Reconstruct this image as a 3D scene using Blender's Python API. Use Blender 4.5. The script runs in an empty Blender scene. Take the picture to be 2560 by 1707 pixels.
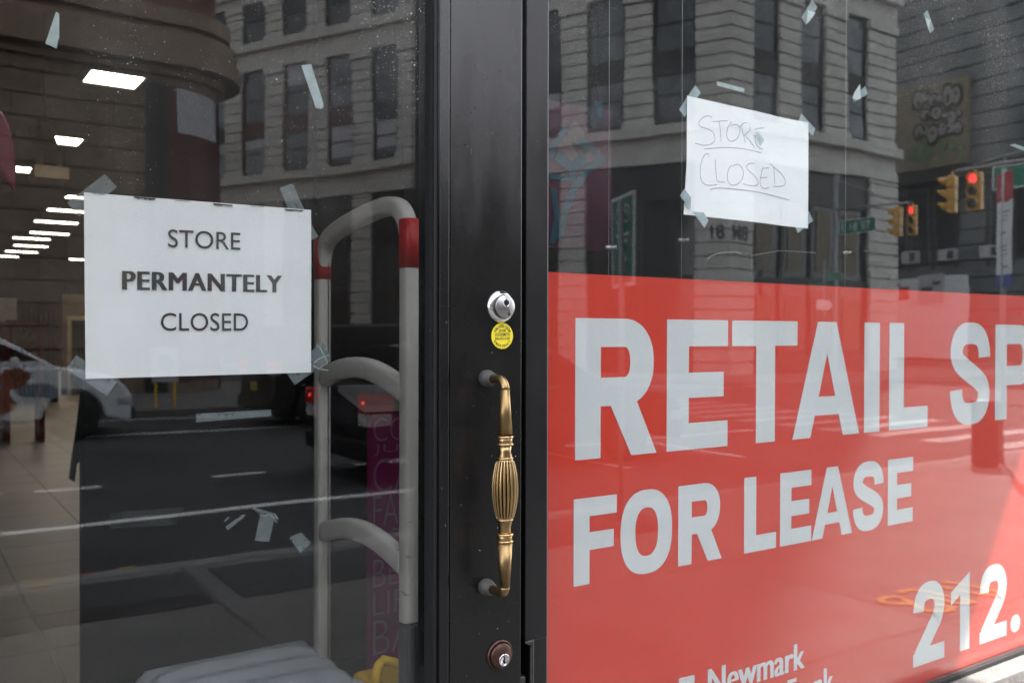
import bpy, bmesh, math, random
from mathutils import Vector, Matrix
R = math.radians
random.seed(7)
scn = bpy.context.scene
C = scn.collection

# ------------------------------------------------------------------ camera, sky, sun, exposure
W, F = 2560.0, 2278.0                    # photograph width and focal length, in its pixels
CAM = Vector((0.0, -1.155, 1.5))
YAW, PITCH, ROLL = R(34.2), R(-0.415), R(0.14)
cd = bpy.data.cameras.new('camera')
cam = bpy.data.objects.new('camera', cd)
C.objects.link(cam)
cd.sensor_width = 36.0
cd.lens = F / W * 36.0
cd.clip_start, cd.clip_end = 0.05, 600
cd.dof.use_dof = True
cd.dof.focus_distance = 1.27
cd.dof.aperture_fstop = 8.0
CM = (Matrix.Rotation(-YAW, 4, 'Z') @ Matrix.Rotation(R(90) + PITCH, 4, 'X') @ Matrix.Rotation(ROLL, 4, 'Z'))
cam.matrix_world = Matrix.Translation(CAM) @ CM
scn.camera = cam

world = bpy.data.worlds.new("World")
scn.world = world
world.use_nodes = True
wn = world.node_tree
SUN = Vector((-0.235, 0.1515, -0.38)).normalized()      # the way the sunlight travels
sky = wn.nodes.new('ShaderNodeTexSky')
sky.sky_type = 'NISHITA'
sky.sun_disc = False
sky.sun_elevation = math.asin(-SUN.z)
sky.sun_rotation = math.atan2(-SUN.x, -SUN.y)
sky.dust_density = 1.0
sky.air_density = 1.0
hs = wn.nodes.new('ShaderNodeHueSaturation')
hs.inputs['Saturation'].default_value = 0.22
bg = wn.nodes['Background']
wn.links.new(sky.outputs[0], hs.inputs['Color'])
wn.links.new(hs.outputs[0], bg.inputs[0])
bg.inputs[1].default_value = 0.15

sl = bpy.data.lights.new('sun', 'SUN')
sl.energy = 2.0
sl.angle = R(0.5)
sl.color = (1.0, 0.95, 0.88)
so = bpy.data.objects.new('sun', sl)
so.rotation_euler = SUN.to_track_quat('-Z', 'Y').to_euler()
C.objects.link(so)

scn.view_settings.view_transform = 'Standard'
scn.view_settings.look = 'None'
scn.view_settings.exposure = 2.8
scn.view_settings.gamma = 1.0
scn.cycles.max_bounces = 10
scn.cycles.transparent_max_bounces = 16
scn.cycles.sample_clamp_indirect = 3.0
scn.cycles.use_adaptive_sampling = False
scn.cycles.denoising_prefilter = 'FAST'
scn.cycles.denoising_input_passes = 'RGB_ALBEDO_NORMAL'


# ------------------------------------------------------------------ geometry helpers
def ray(u, v):
    d = Vector(((u - W / 2) / F, -(v - 853.5) / F, -1.0))
    return CM.to_3x3() @ d


def P(u, v, y=0.0):
    """Point of the shopfront plane (at depth y) seen at pixel u, v of the photograph."""
    d = ray(u, v)
    return CAM + d * ((y - CAM.y) / d.y)


def X(u, y=0.0):
    return P(u, 837, y).x


def Z(u, v, y=0.0):
    return P(u, v, y).z


class MB:
    def __init__(s):
        s.bm = bmesh.new()

    def face(s, pts, smooth=False):
        vs = [s.bm.verts.new(p) for p in pts]
        try:
            f = s.bm.faces.new(vs)
            f.smooth = smooth
            return f
        except ValueError:
            return None

    def box(s, x0, x1, y0, y1, z0, z1, T=None):
        T = T or (lambda a, b, c: (a, b, c))
        v = [s.bm.verts.new(T(x, y, z)) for x in (x0, x1) for y in (y0, y1) for z in (z0, z1)]
        for q in ((0, 1, 3, 2), (4, 6, 7, 5), (0, 4, 5, 1), (2, 3, 7, 6), (0, 2, 6, 4), (1, 5, 7, 3)):
            s.bm.faces.new([v[i] for i in q])

    def prism(s, pts, off, smooth=False):
        """Closed prism: polygon pts (3-D) pushed along the vector off."""
        off = Vector(off)
        a = [s.bm.verts.new(p) for p in pts]
        b = [s.bm.verts.new(Vector(p) + off) for p in pts]
        n = len(pts)
        s.bm.faces.new(a)
        s.bm.faces.new(b[::-1])
        for i in range(n):
            f = s.bm.faces.new((a[i], b[i], b[(i + 1) % n], a[(i + 1) % n]))
            f.smooth = smooth

    def tube(s, path, r, seg=12, closed=False, caps=True, squash=None):
        path = [Vector(p) for p in path]
        n = len(path)
        rr = r if isinstance(r, (list, tuple)) else [r] * n
        rings = []
        up = None
        for i, p in enumerate(path):
            t = (path[min(i + 1, n - 1)] - path[max(i - 1, 0)]).normalized()
            if up is None:
                up = Vector((0, 0, 1)) if abs(t.z) < .9 else Vector((1, 0, 0))
            a = t.cross(up).normalized()
            b = a.cross(t).normalized()
            up = b
            ring = []
            for k in range(seg):
                th = 2 * math.pi * k / seg
                o = (a * math.cos(th) + b * math.sin(th)) * rr[i]
                if squash:
                    ax, f = squash
                    o = o - Vector(ax) * (o.dot(Vector(ax))) * (1 - f)
                ring.append(s.bm.verts.new(p + o))
            rings.append(ring)
        for i in range(n - 1):
            for k in range(seg):
                f = s.bm.faces.new((rings[i][k], rings[i][(k + 1) % seg], rings[i + 1][(k + 1) % seg], rings[i + 1][k]))
                f.smooth = True
        if caps:
            s.bm.faces.new(rings[0][::-1])
            s.bm.faces.new(rings[-1])

    def lathe(s, prof, origin, axis, seg=32, flute=None, smooth=True):
        """prof: list of (radius, height along axis)."""
        axis = Vector(axis).normalized()
        a = axis.orthogonal().normalized()
        b = axis.cross(a)
        o = Vector(origin)
        rings = []
        for j, (r, h) in enumerate(prof):
            ring = []
            for k in range(seg):
                th = 2 * math.pi * k / seg
                q = r
                if flute and flute[2] <= j <= flute[3]:
                    q = r * (1 - flute[1] * (0.5 + 0.5 * math.cos(flute[0] * th)) ** 3)
                ring.append(s.bm.verts.new(o + axis * h + (a * math.cos(th) + b * math.sin(th)) * max(q, 1e-5)))
            rings.append(ring)
        for i in range(len(rings) - 1):
            for k in range(seg):
                f = s.bm.faces.new((rings[i][k], rings[i][(k + 1) % seg], rings[i + 1][(k + 1) % seg], rings[i + 1][k]))
                f.smooth = smooth
        s.bm.faces.new(rings[0][::-1])
        s.bm.faces.new(rings[-1])

    def grid(s, fn, nu, nv, smooth=True):
        g = [[s.bm.verts.new(fn(i / nu, j / nv)) for j in range(nv + 1)] for i in range(nu + 1)]
        for i in range(nu):
            for j in range(nv):
                f = s.bm.faces.new((g[i][j], g[i + 1][j], g[i + 1][j + 1], g[i][j + 1]))
                f.smooth = smooth

    def build(s, name, m, parent=None, bevel=0.0, seg=2, solid=0.0):
        bmesh.ops.remove_doubles(s.bm, verts=s.bm.verts, dist=1e-6)
        bmesh.ops.recalc_face_normals(s.bm, faces=s.bm.faces)
        me = bpy.data.meshes.new(name)
        s.bm.to_mesh(me)
        s.bm.free()
        o = bpy.data.objects.new(name, me)
        C.objects.link(o)
        if m:
            me.materials.append(m)
        if solid:
            md = o.modifiers.new('thick', 'SOLIDIFY')
            md.thickness = solid
            md.offset = 0
        if bevel:
            md = o.modifiers.new('bevel', 'BEVEL')
            md.width = bevel
            md.segments = seg
            md.limit_method = 'ANGLE'
            md.angle_limit = R(35)
        if parent is not None:
            par(o, parent)
        return o


def par(o, p):
    """Parent o to p while o keeps its place (parts are modelled in world coordinates)."""
    o.parent = p
    mw = p.matrix_basis.copy()
    if p.parent is not None:
        mw = p.parent.matrix_basis @ p.matrix_parent_inverse @ mw
    o.matrix_parent_inverse = mw.inverted()


def tag(o, label=None, cat=None, group=None, kind=None):
    if label:
        o['label'] = label
    if cat:
        o['category'] = cat
    if group:
        o['group'] = group
    if kind:
        o['kind'] = kind
    return o


def thing(name, label, cat, loc=(0, 0, 0), group=None):
    o = bpy.data.objects.new(name, None)
    o.empty_display_size = .1
    C.objects.link(o)
    o.location = loc
    return tag(o, label, cat, group)


def mv(x, yv, z):
    """Street side: yv is the distance from the glass; the street lies at negative y."""
    return Vector((x, -yv, z))


def text_mesh(s, x0, x1, z0, z1, y, bold=0.0, T=None, spacing=1.0, fit='box'):
    """A string as a flat mesh filling the rectangle x0..x1, z0..z1 (T maps local x, z to a point)."""
    cu = bpy.data.curves.new('text', 'FONT')
    cu.body = s
    cu.offset = bold
    cu.space_character = spacing
    cu.resolution_u = 5
    to = bpy.data.objects.new('text', cu)
    C.objects.link(to)
    dg = bpy.context.evaluated_depsgraph_get()
    me = to.evaluated_get(dg).to_mesh()
    vs = [v.co.copy() for v in me.vertices]
    fs = [list(p.vertices) for p in me.polygons]
    to.evaluated_get(dg).to_mesh_clear()
    bpy.data.objects.remove(to)
    a0, a1 = min(v.x for v in vs), max(v.x for v in vs)
    b0, b1 = min(v.y for v in vs), max(v.y for v in vs)
    T = T or (lambda x, z: Vector((x, y, z)))
    pts = []
    for v in vs:
        fx = (v.x - a0) / max(a1 - a0, 1e-9)
        fz = (v.y - b0) / max(b1 - b0, 1e-9)
        pts.append(T(x0 + fx * (x1 - x0), z0 + fz * (z1 - z0)))
    return pts, fs


def text_obj(name, s, m, parent, **k):
    pts, fs = text_mesh(s, **k)
    return raw(name, pts, fs, m, parent)


def raw(name, pts, fs, m, parent=None):
    me = bpy.data.meshes.new(name)
    me.from_pydata([tuple(p) for p in pts], [], fs)
    me.materials.append(m)
    o = bpy.data.objects.new(name, me)
    C.objects.link(o)
    if parent is not None:
        par(o, parent)
    return o


# ------------------------------------------------------------------ materials
def nodes(name):
    m = bpy.data.materials.new(name)
    m.use_nodes = True
    nt = m.node_tree
    return m, nt, nt.nodes['Principled BSDF'], nt.nodes['Material Output']


def N(nt, t, **k):
    n = nt.nodes.new(t)
    for a, b in k.items():
        setattr(n, a, b)
    return n


def mat(name, col, rough=.6, metal=0.0, var=.12, scale=6.0, bump=0.0, bscale=60.0, spec=.5, stretch=None, detail=4.0):
    """Principled material with noise mottling of its colour and, if asked, a fine bump."""
    m, nt, p, out = nodes(name)
    p.inputs['Roughness'].default_value = rough
    p.inputs['Metallic'].default_value = metal
    p.inputs['Specular IOR Level'].default_value = spec
    tc = N(nt, 'ShaderNodeTexCoord')
    src = tc.outputs['Object']
    if stretch:
        mp = N(nt, 'ShaderNodeMapping')
        mp.inputs['Scale'].default_value = stretch
        nt.links.new(src, mp.inputs[0])
        src = mp.outputs[0]
    no = N(nt, 'ShaderNodeTexNoise')
    no.inputs['Scale'].default_value = scale
    no.inputs['Detail'].default_value = detail
    nt.links.new(src, no.inputs[0])
    mr = N(nt, 'ShaderNodeMapRange')
    mr.inputs['From Min'].default_value = .3
    mr.inputs['From Max'].default_value = .7
    mr.inputs['To Min'].default_value = 1 - var
    mr.inputs['To Max'].default_value = 1 + var
    nt.links.new(no.outputs[0], mr.inputs[0])
    vm = N(nt, 'ShaderNodeVectorMath', operation='SCALE')
    vm.inputs[0].default_value = col[:3]
    nt.links.new(mr.outputs[0], vm.inputs['Scale'])
    nt.links.new(vm.outputs[0], p.inputs['Base Color'])
    if bump:
        n2 = N(nt, 'ShaderNodeTexNoise')
        n2.inputs['Scale'].default_value = bscale
        n2.inputs['Detail'].default_value = 5
        nt.links.new(src, n2.inputs[0])
        bp = N(nt, 'ShaderNodeBump')
        bp.inputs['Strength'].default_value = bump
        bp.inputs['Distance'].default_value = .01
        nt.links.new(n2.outputs[0], bp.inputs['Height'])
        nt.links.new(bp.outputs[0], p.inputs['Normal'])
    return m


def slab_mat(name, col, joint, sx, sy, mortar=.012, rough=.75, var=.12, offset=0.0, rot=0.0, spec=.4, vert=False):
    """Stone or tile slabs: a brick pattern for the joints, noise stains over it."""
    m, nt, p, out = nodes(name)
    p.inputs['Roughness'].default_value = rough
    p.inputs['Specular IOR Level'].default_value = spec
    tc = N(nt, 'ShaderNodeTexCoord')
    mp = N(nt, 'ShaderNodeMapping')
    mp.inputs['Rotation'].default_value = (R(90) if vert else 0, 0, rot)
    nt.links.new(tc.outputs['Object'], mp.inputs[0])
    br = N(nt, 'ShaderNodeTexBrick')
    br.offset = offset
    br.inputs['Scale'].default_value = 1.0
    br.inputs['Brick Width'].default_value = sx
    br.inputs['Row Height'].default_value = sy
    br.inputs['Mortar Size'].default_value = mortar
    br.inputs['Mortar Smooth'].default_value = .1
    br.inputs['Color1'].default_value = (*[c * .93 for c in col], 1)
    br.inputs['Color2'].default_value = (*[c * 1.07 for c in col], 1)
    br.inputs['Mortar'].default_value = (*joint, 1)
    nt.links.new(mp.outputs[0], br.inputs[0])
    no = N(nt, 'ShaderNodeTexNoise')
    no.inputs['Scale'].default_value = 2.2
    no.inputs['Detail'].default_value = 7
    no.inputs['Roughness'].default_value = .65
    nt.links.new(tc.outputs['Object'], no.inputs[0])
    mr = N(nt, 'ShaderNodeMapRange')
    mr.inputs['From Min'].default_value = .3
    mr.inputs['From Max'].default_value = .7
    mr.inputs['To Min'].default_value = 1 - var
    mr.inputs['To Max'].default_value = 1 + var
    nt.links.new(no.outputs[0], mr.inputs[0])
    vm = N(nt, 'ShaderNodeVectorMath', operation='SCALE')
    nt.links.new(br.outputs[0], vm.inputs[0])
    nt.links.new(mr.outputs[0], vm.inputs['Scale'])
    nt.links.new(vm.outputs[0], p.inputs['Base Color'])
    bp = N(nt, 'ShaderNodeBump')
    bp.inputs['Strength'].default_value = .3
    bp.inputs['Distance'].default_value = .004
    bp.invert = True
    nt.links.new(br.outputs['Fac'], bp.inputs['Height'])
    nt.links.new(bp.outputs[0], p.inputs['Normal'])
    return m


def emit(name, col, strength):
    m, nt, p, out = nodes(name)
    p.inputs['Base Color'].default_value = (*col, 1)
    p.inputs['Emission Color'].default_value = (*col, 1)
    p.inputs['Emission Strength'].default_value = strength
    return m


def glass_mat(name, tint, r0, greying=1.0, seed=0.0, top=1.5):
    """A single surface of pane glass: mirror reflection by angle, clear tinted transmission, specks of dirt."""
    m, nt, p, out = nodes(name)
    nt.nodes.remove(p)
    L = nt.links.new
    geo = N(nt, 'ShaderNodeNewGeometry')
    dot = N(nt, 'ShaderNodeVectorMath', operation='DOT_PRODUCT')
    L(geo.outputs['Incoming'], dot.inputs[0])
    L(geo.outputs['Normal'], dot.inputs[1])

    def mth(op, a, b=None, cl=False):
        n = N(nt, 'ShaderNodeMath', operation=op)
        n.use_clamp = cl
        for i, q in enumerate((a, b)):
            if q is None:
                continue
            if isinstance(q, (int, float)):
                n.inputs[i].default_value = q
            else:
                L(q, n.inputs[i])
        return n.outputs[0]
    c = mth('ABSOLUTE', dot.outputs['Value'])
    w = mth('POWER', mth('SUBTRACT', 1.0, c, True), 5.0)
    fr = mth('ADD', mth('MULTIPLY', w, 1 - r0), r0, True)
    tr = N(nt, 'ShaderNodeBsdfTransparent')
    tr.inputs[0].default_value = (*tint, 1)
    gl = N(nt, 'ShaderNodeBsdfGlossy')
    gl.inputs['Roughness'].default_value = 0.0
    gl.inputs[0].default_value = (.96, .98, 1.0, 1)
    wt_ = N(nt, 'ShaderNodeTexCoord')
    wv = N(nt, 'ShaderNodeTexNoise')
    wv.inputs['Scale'].default_value = 4.0
    wv.inputs['Detail'].default_value = 1.0
    L(wt_.outputs['Object'], wv.inputs[0])
    wb = N(nt, 'ShaderNodeBump')
    wb.inputs['Strength'].default_value = 1.0
    wb.inputs['Distance'].default_value = .00035
    L(wv.outputs[0], wb.inputs['Height'])
    L(wb.outputs[0], gl.inputs['Normal'])
    mx = N(nt, 'ShaderNodeMixShader')
    L(fr, mx.inputs[0])
    L(tr.outputs[0], mx.inputs[1])
    L(gl.outputs[0], mx.inputs[2])
    last = mx.outputs[0]
    if greying:
        tc = N(nt, 'ShaderNodeTexCoord')
        mp = N(nt, 'ShaderNodeMapping')
        mp.inputs['Location'].default_value = (seed, seed * .3, seed * 1.7)
        L(tc.outputs['Object'], mp.inputs[0])
        mask = None
        big = N(nt, 'ShaderNodeTexNoise')
        big.inputs['Scale'].default_value = 3.5
        big.inputs['Detail'].default_value = 4
        L(mp.outputs[0], big.inputs[0])
        sep = N(nt, 'ShaderNodeSeparateXYZ')
        L(tc.outputs['Object'], sep.inputs[0])
        hi = N(nt, 'ShaderNodeMapRange')
        hi.inputs['From Min'].default_value = top - .15
        hi.inputs['From Max'].default_value = top + .5
        hi.inputs['To Min'].default_value = .08
        hi.inputs['To Max'].default_value = 1.0
        L(sep.outputs[2], hi.inputs[0])
        patch = N(nt, 'ShaderNodeMapRange')
        patch.inputs['From Min'].default_value = .38
        patch.inputs['From Max'].default_value = .62
        L(big.outputs[0], patch.inputs[0])
        amount = mth('MULTIPLY', patch.outputs[0], hi.outputs[0])
        for sc, lim, wt in ((420, .46, .7), (190, .28, .95), (70, .13, 1.0)):
            vo = N(nt, 'ShaderNodeTexVoronoi')
            vo.inputs['Scale'].default_value = sc
            vo.inputs['Randomness'].default_value = 1.0
            L(mp.outputs[0], vo.inputs['Vector'])
            sc2 = N(nt, 'ShaderNodeSeparateXYZ')
            L(vo.outputs['Color'], sc2.inputs[0])
            # only some cells carry a speck, of uneven size
            lim_n = mth('MULTIPLY', mth('SUBTRACT', mth('MULTIPLY', sc2.outputs[0], 1.0), .35, True), lim / .65)
            lim_n = mth('MULTIPLY', lim_n, mth('ADD', amount, .08))
            s_ = mth('LESS_THAN', vo.outputs['Distance'], lim_n)
            s_ = mth('MULTIPLY', s_, mth('MULTIPLY', sc2.outputs[1], wt))
            mask = s_ if mask is None else mth('MAXIMUM', mask, s_)
        # thin film of dust with drip streaks
        st = N(nt, 'ShaderNodeMapping')
        st.inputs['Scale'].default_value = (60, 60, 1.6)
        L(mp.outputs[0], st.inputs[0])
        sn = N(nt, 'ShaderNodeTexNoise')
        sn.inputs['Scale'].default_value = 1.0
        sn.inputs['Detail'].default_value = 5
        L(st.outputs[0], sn.inputs[0])
        film = mth('MULTIPLY', mth('MULTIPLY', amount, sn.outputs[0]), .075 * greying)
        mask = mth('MAXIMUM', mth('MULTIPLY', mask, .75 * greying), film, True)
        df = N(nt, 'ShaderNodeBsdfDiffuse')
        df.inputs[0].default_value = (.62, .62, .60, 1)
        m2 = N(nt, 'ShaderNodeMixShader')
        L(mask, m2.inputs[0])
        L(last, m2.inputs[1])
        L(df.outputs[0], m2.inputs[2])
        last = m2.outputs[0]
    L(last, out.inputs[0])
    return m


def tape_mat(name, col, clear):
    """Frosted adhesive tape: part see-through, part milky."""
    m, nt, p, out = nodes(name)
    nt.nodes.remove(p)
    L = nt.links.new
    tr = N(nt, 'ShaderNodeBsdfTransparent')
    tr.inputs[0].default_value = (.9, .93, .93, 1)
    df = N(nt, 'ShaderNodeBsdfDiffuse')
    df.inputs[0].default_value = (*col, 1)
    tl = N(nt, 'ShaderNodeBsdfTranslucent')
    tl.inputs[0].default_value = (*col, 1)
    ad = N(nt, 'ShaderNodeMixShader')
    ad.inputs[0].default_value = .25
    L(df.outputs[0], ad.inputs[1])
    L(tl.outputs[0], ad.inputs[2])
    tc = N(nt, 'ShaderNodeTexCoord')
    no = N(nt, 'ShaderNodeTexNoise')
    no.inputs['Scale'].default_value = 70
    no.inputs['Detail'].default_value = 3
    L(tc.outputs['Object'], no.inputs[0])
    mr = N(nt, 'ShaderNodeMapRange')
    mr.inputs['From Min'].default_value = .3
    mr.inputs['From Max'].default_value = .7
    mr.inputs['To Min'].default_value = max(0.0, 1 - clear - min(.10, (1 - clear) * .6))
    mr.inputs['To Max'].default_value = min(1.0, 1 - clear + min(.10, (1 - clear) * .6))
    L(no.outputs[0], mr.inputs[0])
    mx = N(nt, 'ShaderNodeMixShader')
    L(mr.outputs[0], mx.inputs[0])
    L(tr.outputs[0], mx.inputs[1])
    L(ad.outputs[0], mx.inputs[2])
    L(mx.outputs[0], out.inputs[0])
    return m


def black_metal(name, col, rough, greying=(.078, .078, .082)):
    """Satin black metal with a greyer upper part and tiny chips."""
    m, nt, p, out = nodes(name)
    L = nt.links.new
    tc = N(nt, 'ShaderNodeTexCoord')
    p.inputs['Specular IOR Level'].default_value = .42
    n1 = N(nt, 'ShaderNodeTexNoise')
    n1.inputs['Scale'].default_value = 9
    n1.inputs['Detail'].default_value = 6
    L(tc.outputs['Object'], n1.inputs[0])
    mr = N(nt, 'ShaderNodeMapRange')
    mr.inputs['From Min'].default_value = .3
    mr.inputs['From Max'].default_value = .7
    mr.inputs['To Min'].default_value = rough - .06
    mr.inputs['To Max'].default_value = rough + .07
    L(n1.outputs[0], mr.inputs[0])
    L(mr.outputs[0], p.inputs['Roughness'])
    vo = N(nt, 'ShaderNodeTexVoronoi')
    vo.inputs['Scale'].default_value = 95
    L(tc.outputs['Object'], vo.inputs['Vector'])
    sp = N(nt, 'ShaderNodeSeparateXYZ')
    L(vo.outputs['Color'], sp.inputs[0])
    th = N(nt, 'ShaderNodeMapRange')
    th.inputs['From Min'].default_value = .8
    th.inputs['From Max'].default_value = 1.0
    th.inputs['To Min'].default_value = 0.0
    th.inputs['To Max'].default_value = .10
    L(sp.outputs[0], th.inputs[0])
    lt = N(nt, 'ShaderNodeMath', operation='LESS_THAN')
    L(vo.outputs['Distance'], lt.inputs[0])
    L(th.outputs[0], lt.inputs[1])
    mx = N(nt, 'ShaderNodeMix', data_type='RGBA')
    mx.inputs['A'].default_value = (*col, 1)
    mx.inputs['B'].default_value = (.30, .30, .30, 1)
    L(lt.outputs[0], mx.inputs['Factor'])
    # base colour turns greyer towards the top, with a noisy edge
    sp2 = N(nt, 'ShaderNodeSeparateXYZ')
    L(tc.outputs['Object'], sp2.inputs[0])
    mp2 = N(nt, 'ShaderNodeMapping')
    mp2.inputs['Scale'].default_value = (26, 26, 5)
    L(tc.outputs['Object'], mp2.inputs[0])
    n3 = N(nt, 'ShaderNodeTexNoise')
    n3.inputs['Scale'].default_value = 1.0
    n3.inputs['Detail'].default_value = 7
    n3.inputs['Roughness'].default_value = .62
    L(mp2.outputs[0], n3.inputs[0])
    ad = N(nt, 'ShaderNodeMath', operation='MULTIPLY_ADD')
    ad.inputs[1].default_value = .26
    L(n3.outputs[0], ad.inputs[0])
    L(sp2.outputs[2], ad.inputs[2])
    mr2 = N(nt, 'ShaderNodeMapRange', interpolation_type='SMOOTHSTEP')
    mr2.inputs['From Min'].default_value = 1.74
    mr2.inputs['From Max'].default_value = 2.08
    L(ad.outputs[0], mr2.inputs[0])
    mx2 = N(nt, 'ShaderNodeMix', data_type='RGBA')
    mx2.inputs['B'].default_value = (*greying, 1)
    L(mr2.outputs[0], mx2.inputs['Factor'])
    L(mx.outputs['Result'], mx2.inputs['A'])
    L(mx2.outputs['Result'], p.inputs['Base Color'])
    return m


M = {}
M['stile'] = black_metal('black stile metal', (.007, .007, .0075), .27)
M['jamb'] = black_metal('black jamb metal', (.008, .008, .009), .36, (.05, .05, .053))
M['rubber'] = mat('black rubber gasket', (.008, .009, .010), .5)
M['void'] = mat('dark gap lining', (.002, .002, .002), .9, var=0, spec=.1)
M['door_glass'] = glass_mat('door glass', (.93, .945, .94), .044, 1.0, 0.0, 1.62)
M['win_glass'] = glass_mat('window glass', (.955, .97, .968), .052, 1.0, 3.3, 1.80)
M['paper'] = mat('printer paper', (.73, .73, .745), .8, var=.015, scale=20, bump=.05, bscale=15)
M['paper_blue'] = mat('bright paper', (.97, .975, .98), .8, var=.012, scale=14, bump=.05, bscale=12)
M['ink'] = mat('printed ink', (.03, .03, .033), .7, var=.05)
M['pencil'] = mat('pen line', (.13, .135, .14), .8, var=.2, scale=40)
M['tape'] = tape_mat('frosted tape', (.25, .28, .295), .42)
M['tape_pale'] = tape_mat('pale tape on paper', (.70, .80, .79), .55)
M['tape_r'] = tape_mat('frosted window tape', (.56, .66, .67), .22)
M['tape_white'] = tape_mat('folded white tape', (.92, .97, .96), .04)
M['tape_thin'] = tape_mat('old tape residue', (.3, .31, .31), .955)
M['red'] = mat('red banner vinyl', (.63, .037, .016), .55, var=.035, scale=3)
M['white_vinyl'] = mat('pale banner lettering', (.62, .635, .64), .55, var=.02, scale=4)
M['chrome'] = mat('polished chrome', (.78, .78, .80), .10, 1.0, var=.03)
M['steel'] = mat('brushed steel', (.36, .36, .37), .38, 1.0, var=.06, scale=40)
M['steel_dark'] = mat('dark steel', (.09, .09, .09), .35, .8, var=.2, scale=80)
M['brass'] = mat('aged brass', (.29, .195, .092), .38, 1.0, var=.26, scale=28, detail=6)
M['brass_hi'] = mat('rubbed brass', (.44, .305, .155), .30, 1.0, var=.12, scale=40)
M['brass_dk'] = mat('tarnished brass', (.10, .062, .03), .5, .8, var=.3, scale=60)
M['bronze'] = mat('worn bronze', (.085, .045, .038), .36, .75, var=.3, scale=70)
M['rosette'] = mat('grey nylon collar', (.05, .048, .044), .55, var=.15, scale=50)
M['yellow'] = mat('yellow sticker', (.80, .66, .03), .45, var=.02)
M['sill'] = mat('pale sill stone', (.17, .16, .15), .6, var=.22, scale=40, bump=.3, bscale=120)
M['grey_panel'] = mat('grey metal panel', (.16, .16, .165), .45, var=.06)
M['wire'] = mat('display wire', (.22, .235, .23), .4, .3, var=.05)
# inside the shop
M['tile'] = slab_mat('shop floor tile', (.34, .285, .225), (.13, .11, .09), .61, .61, .008, .42, .08)
M['ceil'] = mat('dark shop ceiling', (.012, .0115, .011), .95, var=.1)
M['shopwall'] = mat('dark shop wall', (.012, .012, .012), .9, var=.15)
M['tanwall'] = mat('tan shop wall', (.16, .13, .10), .85, var=.1)
M['black_board'] = mat('black partition', (.006, .006, .006), .85, var=.2)
M['lamp'] = emit('fluorescent diffuser', (1.0, .86, .70), 3.2)
M['lampframe'] = mat('lamp frame', (.05, .045, .04), .5)
def scuffed(name, col, mark, rough=.5):
    m = mat(name, col, rough, var=.07, scale=9, bump=.04, bscale=200)
    nt = m.node_tree
    p = nt.nodes['Principled BSDF']
    old = p.inputs['Base Color'].links[0].from_socket
    tc = N(nt, 'ShaderNodeTexCoord')
    mp = N(nt, 'ShaderNodeMapping')
    mp.inputs['Scale'].default_value = (30, 18, 55)
    mp.inputs['Rotation'].default_value = (.3, .2, .4)
    nt.links.new(tc.outputs['Object'], mp.inputs[0])
    no = N(nt, 'ShaderNodeTexNoise')
    no.inputs['Scale'].default_value = 1.0
    no.inputs['Detail'].default_value = 8
    no.inputs['Roughness'].default_value = .7
    nt.links.new(mp.outputs[0], no.inputs[0])
    mr = N(nt, 'ShaderNodeMapRange')
    mr.inputs['From Min'].default_value = .64
    mr.inputs['From Max'].default_value = .70
    mr.inputs['To Max'].default_value = .75
    nt.links.new(no.outputs[0], mr.inputs[0])
    mx = N(nt, 'ShaderNodeMix', data_type='RGBA')
    mx.inputs['B'].default_value = (*mark, 1)
    nt.links.new(mr.outputs[0], mx.inputs['Factor'])
    nt.links.new(old, mx.inputs['A'])
    nt.links.new(mx.outputs['Result'], p.inputs['Base Color'])
    return m


M['gate'] = scuffed('warm grey plastic', (.60, .565, .52), (.15, .14, .13))
M['gate_side'] = mat('grey plastic edge', (.27, .275, .27), .45, var=.05)
M['gate_red'] = mat('red band', (.50, .020, .022), .45, var=.05)
M['label_grey'] = mat('dark grey plate', (.035, .035, .034), .4, var=.06)
M['magenta'] = mat('magenta card', (.50, .018, .20), .55, var=.08)
M['magenta_ink'] = mat('pale magenta lettering', (.55, .26, .40), .6, var=.08)
M['magenta_gloss'] = mat('glossy magenta plastic', (.15, .006, .045), .22, var=.05)
M['boxgrey'] = mat('grey card lid', (.70, .70, .70), .7, var=.08)
M['yellow_p'] = mat('yellow plastic', (.90, .52, .008), .45, var=.06)
M['bin'] = mat('blue grey plastic', (.42, .43, .46), .35, var=.08)
M['wood'] = mat('pale trim', (.50, .40, .28), .6, var=.1)
M['red_p'] = mat('red rack metal', (.16, .02, .022), .45, var=.08)
M['teal_ink'] = mat('teal print', (.005, .05, .075), .6, var=.1)
M['pinkskin'] = mat('dusty pink print', (.10, .045, .05), .6, var=.2, scale=12)
M['poster_dark'] = mat('dark print', (.01, .012, .016), .6)
# street
M['asphalt'] = mat('asphalt', (.050, .0495, .048), .85, var=.34, scale=.55, bump=.4, bscale=90, detail=8)
M['pavement'] = slab_mat('pavement slabs', (.165, .157, .148), (.10, .095, .09), 1.52, 1.52, .012, .85, .16)
M['kerb'] = mat('kerb stone', (.22, .215, .205), .8, var=.2, scale=3)
M['grate'] = mat('cellar hatch steel', (.050, .052, .052), .55, .3, var=.4, scale=12, stretch=(6, 60, 1))
M['paint'] = mat('road paint', (.80, .80, .78), .7, var=.18, scale=9, detail=8)
M['orange'] = mat('orange spray paint', (.48, .26, .07), .7, var=.15, scale=12)
M['yellow_mark'] = mat('yellow spray paint', (.5, .32, .05), .7, var=.3, scale=20)
M['pink_mark'] = mat('pink spray paint', (.5, .12, .12), .7, var=.3, scale=20)
M['limestone'] = mat('grey limestone', (.50, .475, .44), .85, var=.12, scale=1.1, bump=.2, bscale=14, detail=8)
M['limejoint'] = mat('shadowed joint mortar', (.15, .14, .13), .9, var=.1)
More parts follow.
